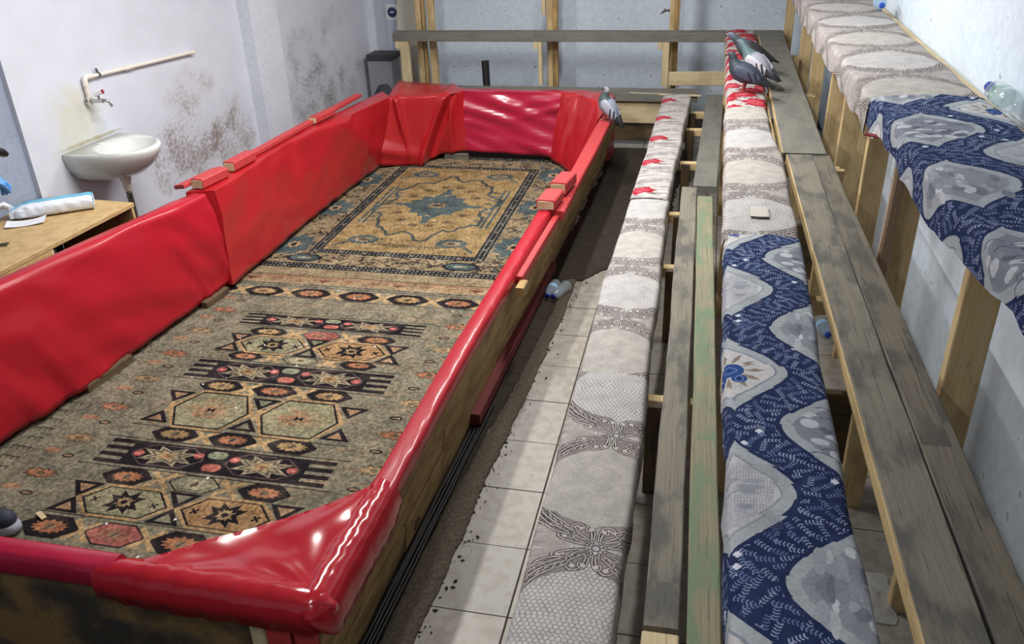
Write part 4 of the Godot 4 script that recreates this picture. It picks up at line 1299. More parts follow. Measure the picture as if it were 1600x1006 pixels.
func corner_sleeve(t: Node) -> void:
	var st := mb()
	var nz := FastNoiseLite.new()
	nz.seed = 23
	nz.frequency = 1.0
	nz.fractal_octaves = 1
	# web of vinyl across the corner, sagging between the two rails
	var A := Vector3(-1.57, 0.508, -1.618)
	var B := Vector3(-1.003, 0.512, -2.085)
	var C := Vector3(-0.990, 0.522, -1.588)
	var web := func(s: float, q: float) -> Vector3:
		# s from the corner outwards, q from the front rail round to the side rail
		var e := A.lerp(B, q)
		var v := C.lerp(e, s)
		var sag := sin(minf(s * 1.25, 1.0) * PI * 0.5) * pow(sin(q * PI), 1.4) * 0.030 * (1.0 - 0.55 * s)
		var bow := -0.008 * sin(q * PI) * s * s
		v += (C - e).normalized() * bow
		v.y += -sag + 0.014 * exp(-pow((q - 0.55 + 0.2 * s) / 0.10, 2.0)) * s * (1.0 - s) * 2.0 + 0.016 * s * nz.get_noise_2d(s * 2.0, q * 2.6) 
		return v
	sheet(st, 26, 40, web, 0.6, 0.6, 0)
	sheet(st, 8, 12, func(s: float, q: float) -> Vector3: return web.call(s, 1.0 - q) - Vector3(0, 0.012, 0), 0.6, 0.6, 1)
	# hem that turns under along the inner edge
	sheet(st, 4, 30, func(s: float, q: float) -> Vector3: return web.call(1.0, q) + Vector3(0.0, -0.035 * s, 0.0) + (C - A.lerp(B, q)).normalized() * 0.02 * s * s, 0.6, 0.1, 0)
	# rounded rails under the vinyl, with the skirt that hangs outside
	var prof := func(c: Vector3, d: Vector3, k: float, hang: float) -> PackedVector3Array:
		var side := d.cross(Vector3.UP).normalized()
		var r := PackedVector3Array()
		for q in [[-0.055, -0.075], [-0.060, -0.02], [-0.052, 0.028], [-0.034, 0.046], [-0.01, 0.052], [0.014, 0.048], [0.036, 0.034], [0.050, 0.012], [0.058, -0.02], [0.062, -0.05], [0.064 + 0.002 * sin(k * 7.0), -0.062 - hang], [0.050, -0.066 - hang], [0.0, -0.08]]:
			r.append(c + side * (q[0] + 0.004 * nz.get_noise_2d(k * 9.0, q[1] * 30.0)) + Vector3.UP * (q[1] + 0.005 * nz.get_noise_2d(k * 7.0, q[0] * 20.0 + 5.0)))
		return r
	var rings := []
	for i in 25:
		var f := i / 24.0
		var c := Vector3(-1.70, 0.472, -1.602).lerp(Vector3(-0.925, 0.478, -1.592), f)
		var rr: PackedVector3Array = prof.call(c, Vector3(-1, 0, 0), f * 2.0, 0.012 + 0.02 * f)
		for j in rr.size():
			rr[j] = c.lerp(rr[j], (0.86 + 0.7 * f if f < 0.2 else 1.0) * (1.0 if f < 0.90 else sqrt(maxf(0.03, 1.0 - pow((f - 0.90) / 0.10, 2.0)))))
		rings.append(rr)
	loft(st, rings, 0)
	rings = []
	for i in 25:
		var f := i / 24.0
		var c := Vector3(-0.985, 0.478, -1.525).lerp(Vector3(-0.972, 0.472, -2.12), f)
		var rr: PackedVector3Array = prof.call(c, Vector3(0, 0, -1), f * 2.0 + 5.0, 0.03 - 0.02 * f)
		for j in rr.size():
			rr[j] = c.lerp(rr[j], (1.0 if f < 0.85 else 1.0 - (f - 0.85)) * (1.0 if f > 0.12 else sqrt(maxf(0.03, 1.0 - pow(1.0 - f / 0.12, 2.0)))))
		rings.append(rr)
	loft(st, rings, 0)
	put("corner_sleeve", fin(st), M.gloss, t).set_meta("label", "shiny red vinyl sleeve over the near right corner")

func rugs() -> void:
	var nz := FastNoiseLite.new()
	nz.seed = 5
	nz.frequency = 1.0
	var lay := func(called: String, label: String, x0: float, x1: float, z0: float, z1: float, y: float, tx: Texture2D, umin: float, usize: float, vmin: float, vsize: float, cx: float) -> void:
		var st := mb()
		var n := 50
		var m := 36
		var pt := func(i: int, j: int, d: float) -> Vector3:
			var z := lerpf(z0, z1, float(i) / n)
			var x := lerpf(x0, x1, float(j) / m)
			return Vector3(x + nz.get_noise_2d(z * 3.0, 4.0) * 0.006, y + d + 0.004 + 0.004 * nz.get_noise_2d(x * 2.0, z * 2.0), z + nz.get_noise_2d(x * 2.0, 50.0) * 0.008)
		for i in n:
			for j in m:
				var c := [pt.call(i, j, 0.0), pt.call(i, j + 1, 0.0), pt.call(i + 1, j + 1, 0.0), pt.call(i + 1, j, 0.0)]
				var uv := []
				for q in c:
					uv.append(Vector2((q.x - cx - umin) / usize, (-q.z - vmin) / vsize))
				quad(st, c[3], c[2], c[1], c[0], uv[3], uv[2], uv[1], uv[0], 0)
		# selvedge all round gives the rug its thickness
		var loop := []
		for j in m + 1:
			loop.append(pt.call(0, j, 0.0))
		for i in n + 1:
			loop.append(pt.call(i, m, 0.0))
		for j in m + 1:
			loop.append(pt.call(n, m - j, 0.0))
		for i in n + 1:
			loop.append(pt.call(n - i, 0, 0.0))
		for k in loop.size() - 1:
			var a: Vector3 = loop[k]
			var b: Vector3 = loop[k + 1]
			quad(st, a, b, Vector3(b.x, y - 0.004, b.z), Vector3(a.x, y - 0.004, a.z), Vector2(0.5, 0.005), Vector2(0.52, 0.005), Vector2(0.52, 0.01), Vector2(0.5, 0.01), -1)
		var o := put(called, fin(st), tmat(tx, 0.97))
		o.material_override.metallic_specular = 0.15
		tag(o, label, "rug")
	lay.call("patterned_rug", "worn greenish rug with black barred and hexagon motifs at the near end of the pen", -3.12, -1.035, -1.635, -4.645, 0.010, make_near_rug(), -1.1, 2.2, 1.62, 3.12, -2.05)
	lay.call("patterned_rug", "worn golden rug with a blue-grey medallion at the far end of the pen", -2.90, -1.03, -4.65, -7.34, 0.012, make_far_rug(), -0.9, 1.8, 4.66, 2.7, -2.02)

# ---------------------------------------------------------------- things on the left wall and the desk
func basin() -> void:
	var at := Vector3(wl(-4.55), 0.895, -4.55)
	var t := thing("wash_basin", "white china wash basin hung on the stained wall above the desk", "sink", at, -0.067)
	var st := mb()
	var n := 40
	var outline := func(k: float, y: float, xs: float) -> PackedVector3Array:
		var r := PackedVector3Array()
		for i in n:
			var f := float(i) / n
			if f < 0.7:
				var a := f / 0.7 * PI
				r.append(Vector3(0.005 + 0.47 * xs * k * pow(sin(a), 0.75), y, 0.255 * k * cos(a) * (1.0 if k > 0.9 else 1.0)))
			else:
				r.append(Vector3(0.005, y, lerpf(-0.255 * k, 0.255 * k, (f - 0.7) / 0.3)))
		return r
	var rings := []
	for q in [[0.30, -0.205, 0.9], [0.55, -0.195, 0.92], [0.75, -0.170, 0.95], [0.90, -0.115, 0.97], [0.97, -0.06, 0.99], [1.0, -0.025, 1.0], [1.0, -0.010, 1.0], [0.99, 0.0, 0.995]]:
		rings.append(outline.call(q[0], q[1], q[2]))
	for q in [[1.0, 0.002], [0.95, -0.010], [0.86, -0.045], [0.66, -0.085], [0.35, -0.105], [0.08, -0.110]]:
		var r := PackedVector3Array()
		for i in n:
			var f := float(i) / n
			var a := f / 0.7 * PI if f < 0.7 else PI + (f - 0.7) / 0.3 * PI
			r.append(Vector3(0.275 + 0.155 * q[0] * sin(a), q[1], 0.205 * q[0] * cos(a)))
		rings.append(r)
	loft(st, rings, 0)
	put("bowl", fin(st), M.china, t)
	st = mb()
	lathe(st, Vector3(0.075, -0.002, 0.0), [[0.001, 0.0], [0.024, 0.001], [0.027, 0.005], [0.022, 0.008], [0.001, 0.009]], 18)
	put("hole_plug", fin(st), M.china, t)
	st = mb()
	lathe(st, Vector3(0.128, -0.030, -0.02), [[0.001, 0.0], [0.011, 0.0], [0.011, 0.006], [0.001, 0.006]], 12, Vector3(1, 0.6, 0))
	put("overflow_hole", fin(st), M.black, t)
	st = mb()
	lathe(st, Vector3(0.20, -0.30, 0.0), [[0.020, 0.0], [0.024, 0.01], [0.026, 0.06], [0.034, 0.075], [0.034, 0.10]], 16)
	put("waste_trap", fin(st), M.pvc, t)
	st = mb()
	var pr := []
	for i in 70:
		pr.append([0.021 if i % 2 == 0 else 0.016, i * 0.0084])
	lathe(st, Vector3(0.20, -0.885, 0.0), pr, 12)
	put("waste_hose", fin(st), M.steel, t)

	at = Vector3(wl(-4.61) + 0.004, 1.145, -4.61)
	t = thing("wall_tap", "chrome wall tap with a small red lever above the basin", "tap", at, -0.067)
	st = mb()
	lathe(st, Vector3.ZERO, [[0.026, 0.0], [0.026, 0.012], [0.014, 0.02], [0.012, 0.10], [0.014, 0.115], [0.012, 0.125]], 14, Vector3(1, 0.05, 0))
	put("body", fin(st), M.chrome, t)
	put("spout", tube_mesh([Vector3(0.105, 0.0, 0), Vector3(0.125, 0.006, -0.012), Vector3(0.145, -0.004, -0.025), Vector3(0.152, -0.035, -0.03)], 0.010), M.chrome, t)
	put("stem", tube_mesh([Vector3(0.095, 0.0, 0), Vector3(0.095, 0.035, 0)], 0.008), M.chrome, t)
	put("lever", board_mesh(Vector3(0.075, 0.045, 0.006), Vector3(0.12, 0.062, -0.008), 0.026, 0.030, Vector3.UP, 0.0, 0.006), M.white, t)
	put("lever_badge", board_mesh(Vector3(0.098, 0.052, -0.004), Vector3(0.128, 0.062, -0.014), 0.022, 0.026, Vector3.UP, 0.0, 0.005), mat(c8(150, 40, 66), 0.4), t)

	t = thing("water_pipe", "white plastic water pipe fixed to the wall above the tap", "pipe")
	var a := Vector3(wl(-4.63) + 0.022, 1.285, -4.63)
	var b := Vector3(wl(-5.70) + 0.022, 1.240, -5.70)
	put("long_pipe", tube_mesh([a, a.lerp(b, 0.35), b], 0.013), M.pvc, t)
	put("coupling", tube_mesh([a.lerp(b, 0.33), a.lerp(b, 0.40)], 0.0165), M.pvc, t)
	put("elbow", tube_mesh([a.lerp(b, 0.05), a + Vector3(0, 0.002, 0.005), a + Vector3(0, -0.012, 0.018), a + Vector3(0, -0.05, 0.020)], 0.0175), M.pvc, t)
	put("drop_pipe", tube_mesh([a + Vector3(0, -0.04, 0.020), a + Vector3(0, -0.15, 0.020)], 0.014), M.pvc, t)
	put("tap_socket", tube_mesh([a + Vector3(0, -0.115, 0.020), a + Vector3(0, -0.165, 0.020)], 0.018), M.pvc, t)
	put("end_cap", tube_mesh([b + Vector3(0, 0, 0.015), b + Vector3(0, 0, -0.02)], 0.017), M.pvc, t)
	var c := a.lerp(b, 0.10)
	put("clamp", tube_mesh([c + Vector3(0, 0, 0.008), c + Vector3(0, 0, -0.008)], 0.017), M.steel, t)
	put("clamp_screw", board_mesh(c + Vector3(0, 0.012, 0), c + Vector3(0, 0.04, 0.006), 0.02, 0.008, Vector3.BACK), M.steel, t)

func desk() -> void:
	var t := thing("wooden_desk", "low chipboard desk with an open front below the basin", "desk", Vector3(-3.20, 0, -4.065), -0.067)
	var x1 := 0.0
	put("desk_top", box_mesh(Vector3(-0.600, 0.675, 0.000), Vector3(x1, 0.70, 1.085), 0.002), M.chip, t)
	put("end_panel", box_mesh(Vector3(-0.580, 0.0, 0.005), Vector3(x1 - 0.004, 0.675, 0.023), 0.001), M.chip, t)
	put("end_panel", box_mesh(Vector3(-0.580, 0.0, 1.060), Vector3(x1 - 0.004, 0.675, 1.080), 0.001), M.chip, t)
	put("middle_panel", box_mesh(Vector3(-0.580, 0.0, 0.635), Vector3(x1 - 0.004, 0.675, 0.653), 0.001), M.cream, t)
	put("back_panel", box_mesh(Vector3(-0.590, 0.0, 0.023), Vector3(-0.582, 0.675, 1.060), 0.001), M.dark, t)
	put("shelf", box_mesh(Vector3(-0.580, 0.30, 0.023), Vector3(x1 - 0.01, 0.318, 0.635), 0.001), M.dark, t)
	put("drawer_front", box_mesh(Vector3(x1 - 0.022, 0.40, 0.655), Vector3(x1 - 0.002, 0.672, 1.059), 0.001), M.chip, t)
	put("drawer_runner", box_mesh(Vector3(-0.400, 0.56, 0.603), Vector3(x1 - 0.02, 0.655, 0.633), 0.001), M.steel, t)

	# soft packet on the desk
	var cv := Cv.new(0.45, 0.4, 900.0, 0.0, 0.0, c8(226, 232, 240))
	rng.seed = 14
	cv.poly(V2([[0, 0.12], [0.45, 0.16], [0.45, 0.24], [0, 0.24]]), c8(98, 178, 210))
	for k in 9:
		cv.poly(V2([[0.03 + k * 0.05, 0.03], [0.08 + k * 0.05, 0.045], [0.06 + k * 0.05, 0.06]]), c8(120, 190, 214))
	cv.ell(Vector2(0.33, 0.05), 0.012, 0.010, c8(226, 214, 90))
	cv.rect(0.07, 0.145, 0.05, 0.05, c8(44, 112, 196))
	for q in [[0.11, 0.5], [0.15, 0.8], [0.20, 0.4], [0.24, 0.9], [0.29, 0.6]]:
		var s := Vector2(q[0], 0.15)
		cv.path(bez(s, s + Vector2(0.02, 0.05 * q[1]), s + Vector2(0.035, 0.0), 6), 0.008, c8(240, 244, 248))
		cv.line(s + Vector2(0.01, 0.032), s + Vector2(0.035, 0.034), 0.006, c8(240, 244, 248))
		cv.line(s + Vector2(0.012, 0.004), s + Vector2(0.014, 0.036), 0.007, c8(240, 244, 248))
	for k in 40:
		var s := Vector2(rng.randf() * 0.2, rng.randf() * 0.4)
		cv.line(s, s + Vector2(0.03, rng.randf_range(-0.01, 0.01)), 0.003, c8(196, 208, 220))
	var nz := FastNoiseLite.new()
	nz.seed = 4
	nz.frequency = 1.0
	var p := thing("plastic_packet", "crumpled white and light blue plastic packet lying on the desk", "packet", Vector3(-3.57, 0.703, -3.86), 0.62)
	var rings := []
	for i in 25:
		var f := i / 24.0
		var w := 0.075 * (1.0 if f > 0.15 else 0.75 + f * 1.6)
		var h := 0.072 * minf(1.0, 0.55 + f * 2.2) * (1.0 if f < 0.97 else 0.85)
		var r := PackedVector3Array()
		for k in 20:
			var a := -TAU * k / 20.0 + PI * 1.25
			var cx := signf(cos(a)) * pow(absf(cos(a)), 0.5) * w
			var cy := signf(sin(a)) * pow(absf(sin(a)), 0.5) * h * 0.5 + h * 0.5
			var cr := (0.020 if f < 0.3 else 0.006) * nz.get_noise_2d(f * 14.0, k * 0.9)
			r.append(Vector3(lerpf(-0.215, 0.215, f), maxf(cy + cr, 0.001), cx + cr))
		rings.append(r)
	var st := mb()
	loft(st, rings, 0)
	# prints run along the packet: swap the picture's axes
	var m := tmat(cv.tex(), 0.35, Vector3(2.5, 2.22, 1))
	var arr := fin(st).surface_get_arrays(0)
	var uv: PackedVector2Array = arr[Mesh.ARRAY_TEX_UV]
	for i in uv.size():
		uv[i] = Vector2(uv[i].y * 0.888, uv[i].x + 0.15)
	arr[Mesh.ARRAY_TEX_UV] = uv
	var am := ArrayMesh.new()
	am.add_surface_from_arrays(Mesh.PRIMITIVE_TRIANGLES, arr)
	put("packet_body", am, m, p)
	for k in 5:
		var a := Vector3(-0.20, 0.03 + 0.01 * k, -0.04 + 0.02 * k)
		put("torn_tuft", tube_mesh([a, a + Vector3(-0.03, 0.02 + 0.008 * (k % 2), -0.01), a + Vector3(-0.06, 0.03 - 0.012 * (k % 3), 0.01)], [0.016, 0.013, 0.004], 7), M.white, p)
	var cp := Cv.new(0.2, 0.12, 1200.0, 0.0, 0.0, c8(226, 227, 234))
	for k in 7:
		cp.rect(0.02, 0.02 + k * 0.012, 0.15 - 0.02 * (k % 3), 0.003, c8(176, 180, 194))
	var pst := mb()
	sheet(pst, 6, 8, func(s: float, q: float) -> Vector3: return Vector3(lerpf(-0.10, 0.10, q), 0.002 + 0.014 * pow(absf(q - 0.45) * 2.0, 2.0) * (1.0 - s * 0.4), lerpf(-0.05, 0.05, s)), 1.0, 1.0, 0)
	sheet(pst, 6, 8, func(s: float, q: float) -> Vector3: return Vector3(lerpf(-0.10, 0.10, 1.0 - q), 0.0012 + 0.014 * pow(absf(0.55 - q) * 2.0, 2.0) * (1.0 - s * 0.4), lerpf(-0.05, 0.05, s)), 1.0, 1.0, 0)
	var pap := put("paper_note", fin(pst), tmat(cp.tex(), 0.8))
	tag(pap, "folded white paper note beside the plastic packet on the desk", "paper")
	pap.position = Vector3(-3.60, 0.702, -3.675)
	pap.rotation.y = 0.55
	var k := thing("metal_clip", "small metal clip at the near edge of the desk", "clip", Vector3(-3.50, 0.705, -3.37), 0.5)
	put("jaw", tube_mesh([Vector3(-0.04, 0.002, 0), Vector3(0.04, 0.006, 0)], 0.005, 6), M.steel, k)
	put("handle", tube_mesh([Vector3(-0.04, 0.002, 0), Vector3(0.035, 0.002, 0.02)], 0.004, 6), M.steel, k)

# ---------------------------------------------------------------- bottles and litter
func bottle(label: String, at: Vector3, axis: Vector3, ln: float, r: float, glass: Material, cap: Material, band: Material, group := "") -> void:
	var t := thing("plastic_bottle", label, "bottle", at, 0.0, group)
	var d := axis.normalized()
	var st := mb()
	lathe(st, Vector3.ZERO, [[r * 0.3, 0.006], [r * 0.8, 0.0], [r, 0.012], [r, ln * 0.22], [r * 0.93, ln * 0.25], [r, ln * 0.28], [r, ln * 0.55], [r * 0.94, ln * 0.58], [r, ln * 0.61], [r * 0.94, ln * 0.70], [r * 0.62, ln * 0.82], [r * 0.40, ln * 0.88], [r * 0.40, ln * 0.95]], 18, d)
	put("body", fin(st), glass, t)
	st = mb()
	lathe(st, d * ln * 0.93, [[0.001, 0.0], [r * 0.48, 0.001], [r * 0.48, ln * 0.065], [r * 0.44, ln * 0.075], [0.001, ln * 0.076]], 14, d)
	put("cap", fin(st), cap, t)
	if band:
		st = mb()
		lathe(st, d * ln * 0.33, [[r * 1.005, 0.0], [r * 1.012, 0.002], [r * 1.012, ln * 0.18], [r * 1.005, ln * 0.182]], 18, d)
		put("label_band", fin(st), band, t)

func litter() -> void:
	bottle("clear bottle with a blue cap on the floor, touching the pen", Vector3(-0.838, 0.042, -4.72), Vector3(-0.12, -0.02, 0.9), 0.19, 0.033, M.clear, M.capdark, M.label)
	bottle("clear bottle with a blue cap on the floor, beside another, nearer the tiles", Vector3(-0.765, 0.046, -4.70), Vector3(-0.30, -0.02, 0.9), 0.19, 0.034, M.clear, M.capdark, null)
	bottle("pale blue bottle lying against the wall on the navy cover", Vector3(1.045, 1.535, -3.30), Vector3(-0.04, 0.0, -1.0), 0.25, 0.040, M.clear, M.cap, M.greenish)
	bottle("bottle with a bright blue cap at the far end of the top bench", Vector3(1.0, 1.53, -5.98), Vector3(-0.05, 0.0, 1.0), 0.22, 0.036, M.clear, M.cap, M.label)
	bottle("blue-capped bottle on the floor under the middle bench", Vector3(0.70, 0.040, -4.46), Vector3(0.12, 0.05, 0.9), 0.20, 0.036, M.clear, M.cap, M.label)
	bottle("green tinted bottle lying under the middle bench", Vector3(0.60, 0.034, -4.66), Vector3(1, 0, 0.1), 0.20, 0.032, M.greenish, mat(c8(60, 120, 70), 0.5), null)
	bottle("small clear bottle on the pale tiles behind the plank leg", Vector3(0.735, 0.032, -3.60), Vector3(0.2, 0.0, 0.9), 0.15, 0.028, M.clear, M.white, null)
	bottle("small clear bottle on the tiles just left of the plank leg", Vector3(0.672, 0.032, -3.36), Vector3(0.1, 0.0, 0.9), 0.15, 0.028, M.clear, M.white, null)
	var nz := FastNoiseLite.new()
	nz.seed = 6
	nz.frequency = 1.0
	var st := mb()
	for pas in 2:
		sheet(st, 12, 12, func(s: float, q: float) -> Vector3:
			var x := (s - 0.5) * 0.20
			var z := ((q if pas == 0 else 1.0 - q) - 0.5) * 0.24
			var f := maxf(0.0, 1.0 - (x * x + z * z) / 0.016)
			return Vector3(x * (1.0 + 0.3 * nz.get_noise_2d(z * 20.0, 4.0)), 0.004 - 0.002 * pas + 0.045 * f * (0.6 + nz.get_noise_2d(x * 26.0, z * 26.0)), z), 1.0, 1.0, pas)
	var o := put("plastic_bag", fin(st), M.film)
	tag(o, "clear crumpled plastic bag on the tiles under the navy bench", "bag")
	o.position = Vector3(0.66, 0.003, -2.40)
	# paper scrap and butt on the rug
	var b := put("paper_scrap", board_mesh(Vector3(-2.60, 0.021, -2.245), Vector3(-2.545, 0.021, -2.215), 0.022, 0.004, Vector3.UP, 0.0, 0.001), M.cream)
	tag(b, "small folded cream scrap on the greenish rug", "scrap")
	rng.seed = 71
	st = mb()
	for k in 46:
		var far := rng.randf() < 0.35
		var c := Vector3(rng.randf_range(-2.75, -1.25), 0.023 if far else 0.014, rng.randf_range(-7.1, -4.9) if far else rng.randf_range(-4.4, -1.9))
		var d := Vector3(rng.randf_range(-1, 1), 0, rng.randf_range(-1, 1)).normalized() * rng.randf_range(0.004, 0.010)
		var e := Vector3(-d.z, 0, d.x) * 0.7
		var u := Vector3(0, 0.004, 0)
		quad(st, c - d + u * 0.3, c + e + u, c + d + u * 0.3, c - e + u, Vector2.ZERO, Vector2.ZERO, Vector2.ZERO, Vector2.ZERO, -1)
		quad(st, c - d, c - e, c + d, c + e, Vector2.ZERO, Vector2.ZERO, Vector2.ZERO, Vector2.ZERO, -1)
	tag(put("crumbs", fin(st), M.paper), "tiny pale crumbs scattered over both rugs", "crumbs", "", "stuff")
	# strips lying along the foot of the pen
	var xa := [[-1.4, -0.985], [-1.92, -0.955], [-2.32, -0.944], [-2.9, -0.908], [-3.5, -0.851], [-4.52, -0.800], [-4.9, -0.79]]
	var xc := [[-1.4, -0.870], [-1.94, -0.846], [-2.24, -0.825], [-2.8, -0.811], [-3.44, -0.776], [-4.36, -0.738], [-4.9, -0.73]]
	var ribbon := func(l: Array, r: Array, z0: float, z1: float, y: float, th: float, rag: float, sd: float) -> ArrayMesh:
		var s2 := mb()
		var rings := []
		var n := int((z0 - z1) / 0.02)
		for i in n + 1:
			var z := lerpf(z0, z1, float(i) / n)
			var a := lerp_at(l, z) + rag * (nz.get_noise_2d(z * 3.0, sd) + 0.5 * nz.get_noise_2d(z * 17.0, sd))
			var b2 := lerp_at(r, z) + rag * 1.3 * (nz.get_noise_2d(z * 4.0, sd + 9.0) + 0.5 * nz.get_noise_2d(z * 23.0, sd + 9.0))
			var ring := PackedVector3Array()
			var top := PackedVector3Array()
			for k in 6:
				var f := k / 5.0
				top.append(Vector3(lerpf(a, b2, f), y + th * (0.55 + 0.45 * sin(f * PI)) * (0.8 + 0.6 * nz.get_noise_2d(z * 12.0 + f * 4.0, sd + 20.0 + f * 6.0)), z))
			ring.append(Vector3(a, y, z))
			ring.append_array(top)
			ring.append(Vector3(b2, y, z))
			rings.append(ring)
		loft(s2, rings, 0)
		return fin(s2)
	tag(put("felt_strip", ribbon.call(xa, xc, -1.3, -4.85, 0.002, 0.016, 0.008, 3.0), M.felt), "dusty grey felt strip along the edge of the tiles", "strip")
	var xd := [[-1.3, -1.04], [-3.2, -0.99], [-5.0, -0.93]]
	tag(put("dirt_bed", ribbon.call([[-1.3, -1.02], [-3.2, -0.985], [-5.0, -0.925], [-7.8, -0.82]], xa, -1.3, -4.95, 0.001, 0.008, 0.010, 7.0), M.dirt), "dark packed dirt along the foot of the pen", "dirt", "", "stuff")
	tag(put("dirt_bed", ribbon.call([[-4.8, -0.93], [-7.8, -0.82]], [[-4.8, -0.72], [-5.05, -0.56], [-5.3, -0.42], [-5.8, -0.25], [-7.8, -0.10]], -4.85, -7.82, 0.001, 0.007, 0.03, 12.0), M.dirt), "dark dirt covering the floor at the far end of the aisle", "dirt", "", "stuff")
	var rs := thing("rubber_edging", "black ribbed rubber edging strips lying beside the pen", "edging")
	for k in 4:
		var pts := PackedVector3Array()
		for i in 30:
			var z := lerpf(-1.35, -3.15 - 0.2 * (k % 2), i / 29.0)
			pts.append(Vector3(-1.005 + 0.034 * (-z - 1.93) + k * 0.014 + 0.006 * nz.get_noise_2d(z * 2.0, k * 5.0), 0.016 + 0.004 * (k % 2), z))
		var s3 := mb()
		tube(s3, pts, 0.006, 6)
		put("rib", fin(s3), M.black, rs)
	rng.seed = 80
	st = mb()
	for k in 420:
		var z := rng.randf_range(-6.4, -1.4)
		var x := lerp_at(xc, z) + absf(rng.randfn(0, 0.035)) - 0.025
		var c := Vector3(x, 0.003, z)
		var d := Vector3(rng.randf_range(-1, 1), 0, rng.randf_range(-1, 1)).normalized() * (0.002 + 0.012 * pow(rng.randf(), 3.0))
		var e := Vector3(-d.z, 0, d.x) * rng.randf_range(0.25, 0.7)
		var u := Vector3(0, rng.randf_range(0.003, 0.008), 0)
		quad(st, c - d, c + e, c + u, c - e, Vector2.ZERO, Vector2(0.1, 0), Vector2(0.1, 0.1), Vector2(0, 0.1), -1)
		quad(st, c + d, c - e, c + u, c + e, Vector2.ZERO, Vector2(0.1, 0), Vector2(0.1, 0.1), Vector2(0, 0.1), -1)
	tag(put("debris", fin(st), M.dirt), "dark scattered debris along the felt strip and tiles", "debris", "", "stuff")
	# far corner behind the pen
	var pn := put("leaning_panel", board_mesh(Vector3(-3.16, 0.0, -8.72), Vector3(-3.03, 1.95, -8.92), 0.26, 0.02, Vector3(0, 0.1, 1), 0.0, 0.002), mat(c8(206, 202, 186), 0.7))
	tag(pn, "cream panel leaning in the far left corner behind the posts", "panel")
	var bs := thing("printed_board", "white board with a navy round emblem standing in the far left corner", "board", Vector3(-3.30, 0.0, -8.985), 0.0)
	put("face_sheet", box_mesh(Vector3(-0.16, 0.30, -0.008), Vector3(0.16, 1.9, 0.008), 0.001), mat(c8(190, 200, 218), 0.6), bs)
	put("navy_border", box_mesh(Vector3(0.12, 0.30, 0.008), Vector3(0.16, 1.9, 0.011), 0.001), M.navy, bs)
	put("white_panel", box_mesh(Vector3(-0.15, 0.98, 0.008), Vector3(0.12, 1.14, 0.012), 0.001), M.white, bs)
	st = mb()
	lathe(st, Vector3(-0.03, 1.06, 0.012), [[0.001, 0.0], [0.052, 0.0], [0.052, 0.003], [0.001, 0.003]], 22, Vector3(0, 0, 1))
	put("emblem", fin(st), mat(c8(58, 66, 104), 0.6), bs)
	put("emblem_bar", box_mesh(Vector3(-0.055, 1.055, 0.0145), Vector3(-0.005, 1.065, 0.0165), 0.0005), M.white, bs)
	put("mark", box_mesh(Vector3(0.06, 1.035, 0.012), Vector3(0.085, 1.085, 0.015), 0.001), M.navy, bs)
	var bag := put("dark_sack", sack(Vector3(-3.22, 0.0, -8.24), 0.15, 0.46), mat(c8(52, 58, 66), 0.8))
	tag(bag, "dark sack slumped in the far left corner behind the pen", "sack")
	var cr := thing("storage_crate", "grey crate with a dark lid in the far left corner", "crate", Vector3(-3.33, 0.0, -8.56))
	put("crate_body", box_mesh(Vector3(-0.12, 0.0, -0.12), Vector3(0.14, 0.66, 0.12), 0.006), mat(c8(138, 142, 150), 0.6), cr)
	put("crate_lid", box_mesh(Vector3(-0.13, 0.66, -0.13), Vector3(0.15, 0.72, 0.13), 0.006), mat(c8(60, 56, 62), 0.6), cr)
	var pk := put("black_pole", tube_mesh([Vector3(-2.10, 0.0, -8.12), Vector3(-2.125, 0.725, -8.16)], 0.036, 14), M.black)
	tag(pk, "short black pole standing behind the far end of the pen", "pole")

func sack(at: Vector3, r: float, h: float) -> ArrayMesh:
	var st := mb()
	var nz := FastNoiseLite.new()
	nz.seed = 12
	nz.frequency = 1.0
	var rings := []
	for i in 12:
		var f := i / 11.0
		var q := PackedVector3Array()
		for k in 18:
			var a := -TAU * k / 18.0
			var rr := r * (sin(lerpf(0.5, 2.9, f)) * 0.9 + 0.1) * (1.0 + 0.3 * nz.get_noise_2d(f * 4.0, cos(a) * 2.0 + sin(a)))
			q.append(at + Vector3(cos(a) * rr, f * h, sin(a) * rr * 0.8))
		rings.append(q)
	loft(st, rings, 0)
	return fin(st)

